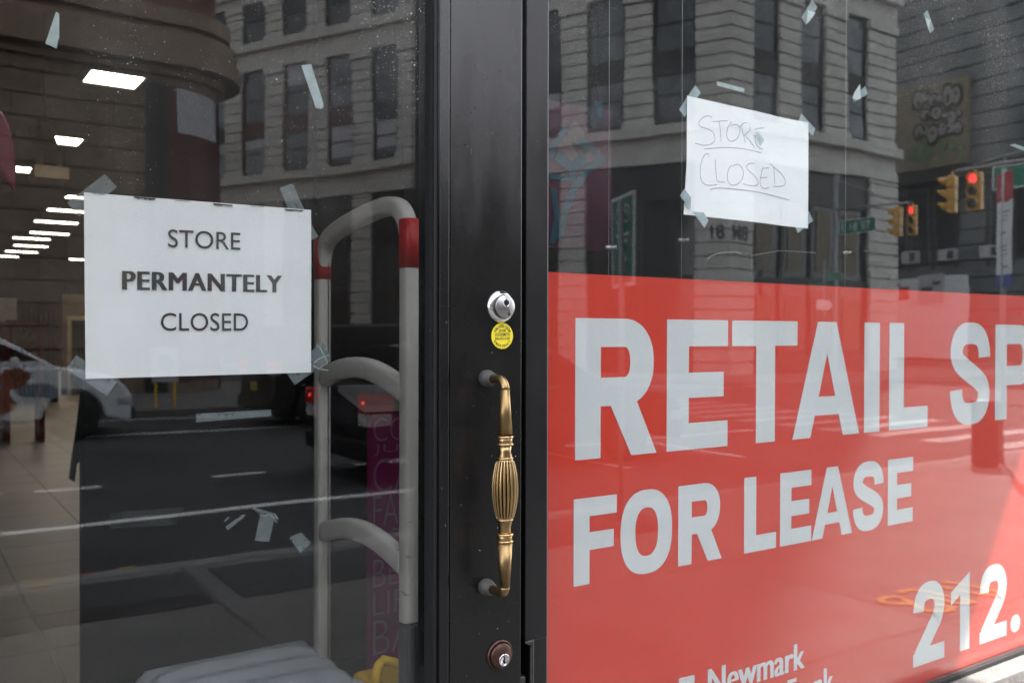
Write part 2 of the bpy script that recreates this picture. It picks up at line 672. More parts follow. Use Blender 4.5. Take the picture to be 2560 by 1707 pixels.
M['brownstone'] = slab_mat('brown stone blocks', (.20, .145, .103), (.105, .075, .053), 1.15, .56, .022, .85, .28, .5, vert=True)
M['browntrim'] = mat('brown stone trim', (.235, .17, .125), .85, var=.2, scale=1.3, bump=.2, bscale=10, detail=8)
M['brick'] = slab_mat('red brown brick', (.16, .07, .05), (.12, .09, .07), .24, .075, .008, .85, .2, .5, vert=True)
M['darkclad'] = mat('dark grey cladding', (.115, .125, .132), .55, var=.18, scale=.8)
M['cladjoint'] = mat('cladding joint', (.012, .012, .013), .8)
M['tanstucco'] = mat('tan stucco', (.20, .17, .125), .9, var=.14, scale=1.2)
M['winglass'] = mat('dark window pane', (.020, .022, .025), .08, var=.3, scale=1.0, spec=.6)
M['winglass2'] = mat('grey window pane', (.05, .055, .062), .15, var=.6, scale=1.4, spec=.6)
M['winglass3'] = mat('pale window pane', (.085, .09, .10), .2, var=.8, scale=1.1, spec=.6)
M['winframe'] = mat('window frame', (.016, .016, .017), .5)
M['winred'] = mat('maroon window paint', (.075, .015, .016), .5)
M['blind'] = mat('white blind', (.42, .42, .44), .8, var=.08)
M['shopdark'] = mat('dark shopfront', (.018, .017, .016), .45, var=.25)
M['tanbay'] = mat('tan panel', (.17, .145, .10), .8, var=.15)
M['signal'] = mat('signal yellow', (.52, .27, .025), .45, var=.08)
M['signal_lens'] = mat('unlit lens', (.010, .012, .014), .2)
M['signal_red'] = emit('lit red lens', (1.0, .05, .05), 1.4)
M['pole'] = mat('galvanised pole', (.30, .30, .31), .5, .4, var=.08)
M['green'] = mat('street sign green', (.010, .16, .095), .4, var=.05)
M['signwhite'] = mat('sign white', (.70, .71, .73), .45, var=.04)
M['signred'] = mat('sign red', (.44, .02, .035), .45)
M['signblue'] = mat('sign blue', (.04, .075, .27), .45)
M['signblack'] = mat('sign black', (.02, .02, .022), .5)
M['mural_grey'] = mat('mural grey paint', (.24, .235, .215), .8, var=.12)
M['mural_green'] = mat('mural green paint', (.13, .19, .10), .8, var=.3, scale=3)
M['mural_dark'] = mat('mural dark paint', (.035, .034, .034), .8)
M['carblack'] = mat('black car paint', (.006, .006, .007), .16, .1, var=.02)
M['cardark'] = mat('dark bronze car paint', (.014, .012, .010), .18, .2, var=.03)
M['carwhite'] = mat('white van paint', (.78, .79, .80), .25, var=.03)
M['carglass'] = mat('car window', (.006, .007, .008), .05, var=0)
M['tyre'] = mat('tyre rubber', (.012, .012, .012), .75)
M['rim'] = mat('alloy rim', (.30, .30, .30), .3, .8, var=.05)
M['tail'] = emit('lit tail lamp', (1.0, .05, .04), 1.6)
M['tail_off'] = mat('tail lamp plastic', (.55, .03, .03), .15)
M['tail_clear'] = mat('reversing lamp plastic', (.55, .5, .48), .15)
M['headlamp'] = mat('headlamp', (.6, .6, .6), .1, .3)
M['plate'] = mat('yellow number plate', (.50, .40, .08), .5)
M['graf_orange'] = mat('orange graffiti', (.26, .085, .05), .5, var=.2)
M['graf_blue'] = mat('blue graffiti', (.20, .25, .31), .5, var=.2)
M['awning'] = mat('dark canopy fabric', (.03, .03, .032), .8)
M['shopstone'] = mat('own building stone', (.30, .28, .26), .85, var=.1)

# ================================================================== SHOPFRONT
YS = -0.035                                   # face of the door stile
GT = 0.006                                    # pane thickness
YP = 0.0085                                   # papers taped behind the glass


def zpx(parts, ox, oy, k):
    return [(ox + x * k, oy + y * k) for x, y in parts]


# ---- own building around the shopfront
xw0, xw1 = X(1369, -.03), 4.30
t = thing('store_building', 'dark framed street shop with a deep lit sales room behind its glass front', 'building', (2, 0.3, 0))
mb = MB()
mb.box(-14, 30, .02, .32, 3.06, 7.5)
mb.box(xw1 + .1, 30, .02, .32, 0.0, 3.06)
mb.box(-14, -.22, .02, .32, 0.0, 3.06)
mb.build('facade_wall', M['shopstone'], t)
mb = MB()
mb.box(-.215, -.155, -.03, .03, 0, 3.055)
mb.box(xw1 + .005, xw1 + .095, -.03, .03, 0, 3.055)
mb.box(-.15, xw1, -.028, .028, 2.62, 3.055)
mb.build('front_frame', M['jamb'], t, bevel=.002)
mb = MB()
mb.box(-6, 12, .33, 40, 4.50, 4.6)
mb.build('ceiling', M['ceil'], t)
mb = MB()
mb.box(-6.1, -6.0, .33, 40, 0, 4.5)
mb.box(12.0, 12.1, .33, 40, 0, 4.5)
mb.box(-6, 12, 40, 40.1, 0, 4.5)
mb.build('interior_wall', M['shopwall'], t)
# sill and panel under the window
zs = Z(2560, 1621)
mb = MB()
mb.box(xw0, xw1, .010, .10, .0, zs)
mb.box(xw0, xw1, -.034, .006, .0, zs - .045)
mb.build('bulkhead_panel', M['grey_panel'], t, bevel=.002)
mb = MB()
mb.box(xw0, xw1, -.062, -.002, zs - .043, zs - .006)
mb.build('sill', M['sill'], t, bevel=.004)
mb = MB()
mb.box(xw0 + .002, xw1 - .002, -.012, -.001, zs - .0055, zs + .004)
mb.build('sill_gasket', M['rubber'], t)

# ---- door
xs_l, xs_seam, xs_r = X(1100, YS), X(1124.5, YS), X(1304, YS)
t = door = thing('glass_door', 'black framed glass shop door with a brass pull and a wide lock stile', 'door', (.35, 0, 0.01))
mb = MB()
mb.box(xs_seam + .0008, xs_r, YS, .03, .012, 2.56)
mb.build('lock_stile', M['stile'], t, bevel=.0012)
mb = MB()
mb.box(xs_l, xs_seam - .0008, YS, .0295, .012, 2.56)
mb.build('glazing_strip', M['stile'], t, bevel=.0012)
mb = MB()
mb.box(xs_seam - .0008, xs_seam + .0008, YS + .004, .028, .012, 2.56)
mb.build('strip_seam', M['void'], t)
mb = MB()
gx = X(1066, -.004)
mb.box(xs_l - .006, xs_l - .0005, YS + .006, -.001, .30, 2.44)
mb.box(gx, xs_l - .0062, YS + .016, -.001, .30, 2.44)
mb.build('gasket', M['rubber'], t, bevel=.001)
mb = MB()
mb.box(-.1545, -.055, YS, .0295, .012, 2.56)
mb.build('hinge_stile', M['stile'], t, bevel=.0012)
mb = MB()
mb.box(-.054, xs_l - .001, YS + .001, .029, .012, .30)
mb.box(-.054, xs_l - .001, YS + .001, .029, 2.44, 2.56)
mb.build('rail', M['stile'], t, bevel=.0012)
mb = MB()
mb.box(-.053, xs_l - .0015, 0, GT, .302, 2.438)
mb.build('glass_pane', M['door_glass'], t)

# pull handle
hx = X(1213, YS)
yh = -0.0875


def hz(v):
    return Z(1262, v, yh)


ph = MB()
ph.lathe([(.0055, hz(1357 - 0)), (.0112, hz(1356)), (.0075, hz(1466))], (hx, yh, 0), (0, 0, 1), 28)
ph.lathe([(.0066, hz(974)), (.0108, hz(1085)), (.0055, hz(1087))], (hx, yh, 0), (0, 0, 1), 28)
# bends back to the door
for zt, za, sgn, r1, r0 in ((hz(974), hz(949), 1, .0066, .0060), (hz(1466), hz(1486), -1, .0075, .0062)):
    path, rad = [], []
    rb = abs(za - zt)
    for k in range(9):
        a = R(90) * k / 8
        path.append((hx, yh + rb * (1 - math.cos(a)), zt + sgn * rb * math.sin(a)))
        rad.append(r1 + (r0 - r1) * k / 8)
    path.append((hx, YS - .002, za))
    rad.append(r0)
    ph.tube(path, rad, 20)
pull = ph.build('pull_handle', M['brass'], t)
mb = MB()
zz = [hz(1127), hz(1137), hz(1146)]
prof = [(.0098, hz(1110)), (.0084, hz(1128)), (.0104, hz(1140)), (.0106, hz(1147)), (.0126, hz(1151))]
for k in range(17):
    f = k / 16
    prof.append((.0128 + .0062 * math.sin(math.pi * f) ** .8, hz(1152 + (1293 - 1152) * f)))
prof += [(.0126, hz(1294)), (.0106, hz(1298)), (.0104, hz(1304)), (.0084, hz(1317)), (.0098, hz(1336))]
mb.lathe(prof, (hx, yh, 0), (0, 0, 1), 220, flute=(20, .17, 5, 21))
grip = mb.build('fluted_grip', M['brass_hi'], pull)
# darker grooves between the flutes
gm, gnt, gp, gout = nodes('fluted brass')
gp.inputs['Metallic'].default_value = 1.0
gp.inputs['Roughness'].default_value = .28
gg = N(gnt, 'ShaderNodeNewGeometry')
gr = N(gnt, 'ShaderNodeValToRGB')
gr.color_ramp.elements[0].position = .46
gr.color_ramp.elements[0].color = (.055, .035, .018, 1)
gr.color_ramp.elements[1].position = .52
gr.color_ramp.elements[1].color = (.46, .32, .16, 1)
gnt.links.new(gg.outputs['Pointiness'], gr.inputs[0])
gnt.links.new(gr.outputs[0], gp.inputs['Base Color'])
grip.data.materials[0] = gm
mb = MB()
for v, r in ((1092, .0122), (1110, .0122), (1145, .0120), (1298, .0120), (1335, .0122), (1352, .0121)):
    z = hz(v)
    mb.lathe([(r - .002, z - .0022), (r, z - .0012), (r, z + .0012), (r - .002, z + .0022)], (hx, yh, 0), (0, 0, 1), 32)
mb.lathe([(.0106, hz(1091)), (.0104, hz(1101)), (.0106, hz(1111))], (hx, yh, 0), (0, 0, 1), 32)
mb.lathe([(.0106, hz(1334)), (.0104, hz(1343)), (.0106, hz(1353))], (hx, yh, 0), (0, 0, 1), 32)
mb.build('collar_ring', M['brass_hi'], pull)
for za in (hz(949), hz(1486)):
    mb = MB()
    mb.lathe([(.0118, 0), (.0124, .003), (.0122, .009), (.0112, .012), (.0095, .014), (.0088, .020), (.0075, .021)], (hx, YS, za), (0, -1, 0), 36)
    mb.build('rosette', M['rosette'], pull)

# upper lock: chrome bevelled ring and proud cylinder
lx, lz = X(1252, YS), Z(1252, 767, YS)
lock = MB()
lock.lathe([(.0240, 0), (.0240, .0015), (.0185, .0062), (.0174, .0062)], (lx, YS, lz), (0, -1, 0), 48)
lk = lock.build('cylinder_lock', M['chrome'], t)
mb = MB()
mb.lathe([(.0174, .002), (.0174, .0082), (.0181, .0086), (.0181, .0092), (.0170, .0096)], (lx, YS, lz), (0, -1, 0), 48)
mb.build('lock_collar', M['steel_dark'], lk)
mb = MB()
mb.lathe([(.0168, .0095), (.0170, .0118), (.0163, .0126), (.0001, .0126)], (lx, YS, lz), (0, -1, 0), 48)
mb.build('lock_face', M['steel'], lk)
mb = MB()
fy = YS - .0129
mb.lathe([(.0056, 0), (.0056, .0008), (.0050, .0008), (.0050, .0003)], (lx + .001, YS - .0125, lz + .0055), (0, -1, 0), 32)
mb.build('plug_ring', M['chrome'], lk)
mb = MB()
mb.box(lx - .002, lx + .0055, fy - .0003, fy, lz + .0047, lz + .0063)
mb.build('keyway', M['void'], lk)
mb = MB()
for k in range(9):
    mb.box(lx - .0105 + k * .0019, lx - .0094 + k * .0019, fy - .0001, fy + .0001, lz - .0035 + .0004 * (k % 2), lz - .0023)
mb.prism([(lx + .006, fy, lz - .0045), (lx + .0066, fy, lz - .0045), (lx + .0085, fy, lz - .0105), (lx + .0079, fy, lz - .0105)], (0, -.0001, 0))
mb.prism([(lx + .006, fy, lz - .0045), (lx + .0066, fy, lz - .0045), (lx + .0043, fy, lz - .0105), (lx + .0037, fy, lz - .0105)], (0, -.0001, 0))
mb.lathe([(.0024, 0), (.0024, .0002)], (lx + .0061, fy + .0001, lz - .0112), (0, -1, 0), 16)
mb.build('engraving', M['label_grey'], lk)

# lower lock: bronze deadbolt
dx, dz = X(1250.5, YS), Z(1250.5, 1635, YS)
db = MB()
db.lathe([(.0222, 0), (.0222, .002), (.0208, .0038), (.0198, .0038), (.0192, .0028), (.0184, .0028)], (dx, YS, dz), (0, -1, 0), 48)
bolt = db.build('deadbolt_lock', M['bronze'], t)
mb = MB()
mb.lathe([(.0184, .002), (.0182, .0062), (.0168, .0080), (.0001, .0084)], (dx, YS, dz), (0, -1, 0), 48)
mb.build('lock_dome', M['bronze'], bolt)
mb = MB()
kx, kz = dx + .0030, dz - .0062
mb.lathe([(.0090, .0075), (.0090, .0090), (.0078, .0094), (.0074, .0088), (.0001, .0088)], (kx, YS, kz), (0, -1, 0), 40)
plug = mb.build('key_plug', M['chrome'], bolt)
mb = MB()
ky = YS - .0091
mb.prism([(kx - .0012, ky, kz + .005), (kx + .0008, ky, kz + .005), (kx + .0012, ky, kz + .001), (kx - .0002, ky, kz - .001),
          (kx + .0022, ky, kz - .0052), (kx - .0006, ky, kz - .0052), (kx - .0020, ky, kz - .001), (kx + .0002, ky, kz + .0014)], (0, -.0003, 0))
mb.build('keyway', M['void'], bolt)

# splashes and scuffs on the stile (dried drips)
mb = MB()
for u, v, s_ in ((1188, 166, 3.2), (1249, 178, 3.4), (1251, 217, 3.2), (1216, 248, 2.6), (1238, 252, 2.4), (1224, 302, 3.0), (1178, 282, 3.4),
                 (1188, 270, 3.6), (1196, 276, 2.4), (1161, 363, 3.6), (1274, 200, 2.0), (1240, 165, 2.0), (1180, 197, 2.0), (1270, 318, 2.0),
                 (1213, 388, 2.4), (1239, 395, 2.4), (1246, 397, 2.2), (1154, 430, 2.4), (1180, 426, 2.0), (1228, 362, 2.6), (1210, 363, 2.0)):
    c = P(u, v, YS - .0004)
    q = s_ * 1.25 / F * .55
    n = 9
    ph0 = random.random() * 6
    pts = []
    for k in range(n):
        a = 2 * math.pi * k / n
        rr = q * (.7 + .5 * random.random())
        pts.append((c.x + rr * math.cos(a) * .8, c.y, c.z + rr * math.sin(a) * 1.35))
    mb.face(pts)
mb.build('dried_splash', M['void'], t)
mb = MB()
for u, v, l, w_ in ((1178, 378, 18, 1.6), (1232, 1020, 3, 3), (1116, 805, 4, 3.4), (1113.6, 1313, 5, 2), (1075, 826, 3, 2), (1223, 1528, 3, 2.4), (1198, 1583, 3, 2.2),
                    (1271, 1552, 3, 2.2), (1184, 1015, 3, 2), (1160, 1100, 3, 1.6), (1291, 1030, 3, 2), (1280, 1465, 3, 1.6), (1150, 1490, 2, 1.6)):
    c = P(u, v, YS - .0004)
    a, b = w_ * .5 / F * 1.25, l * .5 / F * 1.25
    mb.face([(c.x - a, c.y, c.z - b), (c.x + a * .6, c.y, c.z - b * .8), (c.x + a, c.y, c.z + b), (c.x - a * .5, c.y, c.z + b * .9)])
mb.build('paint_chip', M['grey_panel'], t)

# ---- locksmith sticker
sc = P(1255.5, 839.5, YS - .0008)
sr = .0191
mb = MB()
mb.face([(sc.x + sr * math.cos(a), sc.y, sc.z + sr * math.sin(a)) for a in [2 * math.pi * k / 64 for k in range(64)]])
stk = mb.build('round_sticker', M['yellow'], None, solid=.0003)
tag(stk, 'round yellow locksmith sticker below the chrome lock', 'sticker')
pts, fs = [], []


def add_text(res, dst_p, dst_f):
    p_, f_ = res
    k = len(dst_p)
    dst_p.extend(p_)
    dst_f.extend([[i + k for i in f] for f in f_])


sy_ = sc.y - .0004
u_ = sr / 185.0
for s_, cx, cz, w_, h_ in (('24 HR', 0, 76, 122, 42), ('LOCKSMITH', 0, 20, 250, 44), ('646-632-2128', 0, -36, 250, 40)):
    add_text(text_mesh(s_, sc.x + (cx - w_ / 2) * u_, sc.x + (cx + w_ / 2) * u_, sc.z + (cz - h_ / 2) * u_, sc.z + (cz + h_ / 2) * u_, sy_, bold=.02), pts, fs)


def arc_text(s_, rad, a0, a1, h_, w_, up):
    n = len(s_)
    for i, ch in enumerate(s_):
        if ch == ' ':
            continue
        a = R(a0 + (a1 - a0) * i / (n - 1))
        c, s2 = math.cos(a), math.sin(a)
        hw, hh = w_ / 2, h_ / 2
        if ch == '-':
            hh = 4
            hw = w_ * .3
        if ch == '1':
            hw = w_ * .28
        tx, tz = (s2, -c) if up else (-s2, c)          # baseline direction
        nx, nz = (c, s2) if up else (-c, -s2)          # up direction

        def T(x, z, a=a, tx=tx, tz=tz, nx=nx, nz=nz, c=c, s2=s2):
            return Vector((sc.x + (rad * c + x * tx + z * nx) * u_, sy_, sc.z + (rad * s2 + x * tz + z * nz) * u_))
        add_text(text_mesh(ch, -hw, hw, -hh, hh, 0, bold=.02, T=T), pts, fs)


arc_text('646-632-2128', 141, 150, 28, 40, 26, True)
arc_text('EMERGENCY', 146, 214, 327, 36, 26, False)
raw('sticker_print', pts, fs, M['ink'], stk)

# ---- fixed jamb and show window
t = win = thing('shop_window', 'large fixed shop window pane in black metal framing beside the door', 'window', (2.5, 0, .7))
xj0 = X(1315, -.03)
mb = MB()
zn0, zn1 = 1.14, Z(1320, 1601, -.03)
mb.box(xj0, xw0, -.03, .03, zn1, 3.05)
mb.box(X(1333, -.03), xw0, -.03, .03, .012, zn1 - .0003)
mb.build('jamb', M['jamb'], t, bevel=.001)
mb = MB()
mb.box(xs_r + .0005, xj0 - .0005, .0, .028, .012, 2.6)
mb.box(xj0 + .0005, X(1332, -.03) - .001, .012, .028, .012, zn1 - .001)
mb.build('door_gap', M['void'], t)
mb = MB()
mb.box(xw0 + .0005, xw1 - .001, 0, GT, zs + .0045, 2.615)
mb.build('glass_pane', M['win_glass'], t)
mb = MB()
mb.box(xw0 + .0003, xw0 + .0012, -.0295, -.001, zs, 2.6)
mb.build('edge_bead', M['grey_panel'], t)
# scrape marks on the glass
mb = MB()


def ribbon(mb, pts, w_, y=None):
    pts = [Vector(p) for p in pts]
    n = len(pts)
    prev = None
    for i in range(n):
        d = (pts[min(i + 1, n - 1)] - pts[max(i - 1, 0)])
        nn = Vector((-d.z, 0, d.x)).normalized() * w_ * .5
        cur = (mb.bm.verts.new(pts[i] + nn), mb.bm.verts.new(pts[i] - nn))
        if prev:
            mb.bm.faces.new((prev[0], cur[0], cur[1], prev[1]))
        prev = cur


for line, w_ in ((((1769, 648), (1778, 640), (1792, 634), (1806, 632), (1822, 631), (1840, 630), (1853, 634)), .0022),
                 (((1878, 640), (1890, 637), (1920, 632), (1950, 627), (1990, 629), (2040, 632)), .0010),
                 (((1878, 640), (1878.5, 670), (1878, 690)), .0007), (((1769, 648), (1769, 654)), .0009),
                 (((2160, 626), (2165, 629), (2172, 626)), .0014)):
    ribbon(mb, [P(u, v, -.0006) for u, v in line], w_)
mb.build('scrape_mark', mat('scrape', (.17, .175, .17), .8, var=.3, scale=300), t)

# latch guard at the notch of the jamb
g0 = P(1303, 1599, YS)
t = thing('latch_guard', 'small black metal latch guard with bright worn edges at the door gap', 'latch guard', (g0.x, YS, g0.z))
mb = MB()
xa, xb = X(1327, -.032), X(1333.5, -.032)
za, zb = Z(1330, 1597, -.032), 1.035
mb.box(xa, xb, -.0335, -.030, .90, Z(1330, 1614, -.03))
mb.prism([(X(1312, -.03), -.0302, Z(1312, 1603, -.03)), (xb, -.0302, za), (xb, -.0302, Z(1333, 1613, -.03)), (X(1312, -.03), -.0302, Z(1312, 1606, -.03))], (0, -.003, 0))
mb.build('guard_plate', M['steel_dark'], t, bevel=.0006)
mb = MB()
mb.box(xb + .0001, xb + .0009, -.0342, -.0300, .90, za)
mb.box(X(1312, -.03), xb, -.0345, -.0336, Z(1320, 1601.5, -.03), Z(1320, 1600, -.03))
mb.build('worn_edge', M['steel'], t)
mb = MB()
mb.box(X(1304.5, -.03), X(1320, -.03), -.028, -.004, .93, Z(1312, 1690, -.03))
mb.build('latch_bolt', M['steel_dark'], t, bevel=.003)


# ---- paper notices
def sheet(name, corners, m, y, bulge, label, cat, seed=0):
    TL, TR, BR, BL = [P(u, v, y) for u, v in corners]

    def fn(a, b):
        p = (TL * (1 - a) + TR * a) * (1 - b) + (BL * (1 - a) + BR * a) * b
        p = p.copy()
        p.y = y + bulge(a, b)
        return p
    mb = MB()
    mb.grid(fn, 28, 22)
    o = mb.build(name, m, None)
    tag(o, label, cat)
    return o


def b1(a, b):
    return .0006 + .0007 * math.sin(3.1 * a + 5 * b) * math.sin(2.4 * b + .7) + .0010 * a * b


pl = sheet('printed_notice', ((210, 481), (778, 525), (779, 931), (214, 947)), M['paper'], YP, b1,
           'white printed sheet reading STORE PERMANTELY CLOSED taped inside the door glass', 'notice')
pts, fs = [], []
for s_, u0, u1, vt0, vt1, vb0, vb1, bold in (('STORE', 420, 601, 573, 582, 618, 625.5, .0), ('PERMANTELY', 308, 703, 677, 689, 723.5, 731, .018),
                                            ('CLOSED', 402, 620.5, 782, 783, 827, 827, .0)):
    a0, a1 = P(u0, vb0, YP - .0004), P(u1, vb1, YP - .0004)
    c0, c1 = P(u0, vt0, YP - .0004), P(u1, vt1, YP - .0004)

    def T(x, z, a0=a0, a1=a1, c0=c0, c1=c1):
        return (a0 * (1 - x) + a1 * x) * (1 - z) + (c0 * (1 - x) + c1 * x) * z
    add_text(text_mesh(s_, 0, 1, 0, 1, 0, T=T, spacing=1.1 if bold else 1.0), pts, fs)
    if bold:
        for q_ in (-1, 1):
            def T2_(x, z, T=T, q_=q_):
                return T(x + q_ * .0065, z) + Vector((0, -.00005 * (q_ + 2), 0))
            add_text(text_mesh(s_, 0, 1, 0, 1, 0, T=T2_, spacing=1.1), pts, fs)
raw('notice_print', pts, fs, M['ink'], pl)
for (ua, va), (ub, vb), hgt in (((335, 491), (389, 496), 6), ((533, 508), (582, 512.5), 5.5), ((712, 522.5), (758, 525.5), 5), ((230, 484), (262, 486), 1.6),
                                ((436, 500.5), (478, 503.5), 1.6), ((625, 515), (660, 517), 1.4)):
    mb = MB()
    n = 16
    top, bot = [], []
    for k in range(n + 1):
        f = k / n
        u, v = ua + (ub - ua) * f, va + (vb - va) * f
        top.append(P(u, v, YP - .0003))
        bot.append(P(u, v + hgt * (.55 + .5 * random.random()) * (1 if 0 < k < n else .5), YP - .0003))
    for k in range(n):
        mb.face([top[k], top[k + 1], bot[k + 1], bot[k]])
    mb.build('toner_smudge', M['ink'], pl)


def b2(a, b):
    lift = max(0, (b - .55)) * max(0, .6 - a) * .030
    curl = .0045 * math.exp(-((a - .80) / .16) ** 2)
    return .0006 + lift + curl + .0007 * math.sin(4 * a + 3 * b)


pr = sheet('handwritten_notice', ((1718.3, 239.6), (2022, 306.6), (2022, 571), (1718, 535)), M['paper_blue'], YP, lambda a, b: b2(a, b),
           'bright white sheet with STORE CLOSED in handwriting taped inside the show window', 'notice')
strokes = [
    [(458, 125), (440, 110), (420, 103), (395, 101), (370, 106), (338, 125), (310, 152), (292, 180), (287, 203), (295, 222), (315, 240), (345, 250), (375, 260), (410, 270), (442, 287), (468, 312), (487, 345), (495, 390), (487, 420), (470, 442), (445, 458), (410, 469), (360, 475), (320, 470), (285, 460), (240, 447)],
    [(462, 174), (510, 174), (560, 168), (600, 164), (652, 165)], [(548, 178), (556, 240), (563, 310), (568, 370), (572, 428)],
    [(705, 178), (688, 195), (668, 225), (652, 262), (643, 300), (641, 340), (648, 380), (665, 408), (690, 420), (715, 422), (745, 412), (775, 385), (797, 345), (808, 300), (808, 265), (796, 228), (775, 214), (745, 211), (715, 213), (692, 230)],
    [(822, 225), (838, 285), (855, 350), (868, 400), (878, 442)], [(808, 245), (822, 225), (845, 203), (870, 191), (893, 188), (905, 192)],
    [(930, 235), (942, 262), (935, 285), (905, 317), (880, 335), (860, 345), (880, 358), (915, 395), (950, 440), (975, 475), (993, 500)],
    [(1000, 270), (1035, 262), (1070, 256), (1108, 254)], [(975, 353), (1020, 356), (1085, 357)],
    [(1000, 360), (1000, 395), (1005, 435), (1018, 468), (1040, 497), (1065, 514), (1082, 522), (1098, 515)],
    [(357, 522), (430, 516), (500, 509), (570, 504), (640, 503), (710, 505), (780, 510), (840, 517), (900, 528), (990, 547), (1085, 570)],
    [(417, 620), (413, 600), (405, 580), (390, 576), (370, 588), (345, 622), (325, 670), (311, 735), (305, 800), (307, 855), (318, 905), (340, 945), (368, 969), (405, 980), (460, 978), (520, 970)],
    [(497, 652), (500, 705), (503, 770), (506, 830), (511, 880), (520, 915), (540, 934), (570, 938), (600, 938), (622, 945)],
    [(705, 722), (685, 742), (663, 785), (650, 830), (647, 875), (655, 922), (675, 958), (702, 976), (735, 980), (770, 970), (805, 942), (835, 900), (850, 858), (853, 815), (845, 775), (825, 742), (800, 722), (770, 715), (740, 722), (722, 735), (715, 750)],
    [(990, 712), (975, 702), (955, 698), (930, 702), (905, 716), (889, 742), (900, 772), (935, 808), (980, 848), (1015, 885), (1037, 922), (1040, 950), (1030, 975), (1005, 986), (960, 986), (910, 978), (870, 966), (848, 957)],
    [(1175, 758), (1140, 762), (1097, 767)], [(1097, 750), (1085, 810), (1072, 868), (1064, 915), (1062, 950), (1070, 982), (1090, 1008), (1115, 1019), (1140, 1020), (1165, 1013), (1180, 1005)], [(1070, 888), (1110, 884), (1152, 878)],
    [(1235, 740), (1240, 800), (1245, 870), (1250, 965)], [(1190, 700), (1210, 722), (1245, 752), (1290, 790), (1335, 838), (1368, 885), (1382, 930), (1380, 960), (1365, 983), (1330, 992), (1280, 993), (1225, 993)],
    [(430, 1035), (455, 1024), (490, 1016), (540, 1013), (600, 1014), (680, 1020), (760, 1029), (850, 1039), (950, 1052), (1050, 1069), (1150, 1091), (1260, 1119), (1350, 1142), (1435, 1165)]]
mb = MB()
for s_ in strokes:
    q = []
    for x, y in s_:
        p = P(1690 + x * .19774, 270 + y * .19774, YP)
        a = (p.x - X(1718, YP)) / (X(2022, YP) - X(1718, YP))
        b = max(0, min(1, (Z(1718 + 304 * a, 240 + 67 * a, YP) - p.z) / .2159))
        q.append(P(1690 + x * .19774, 270 + y * .19774, YP + b2(a, b) - .0006))
    ribbon(mb, q, .00095)
mb.build('handwriting', M['pencil'], pr)

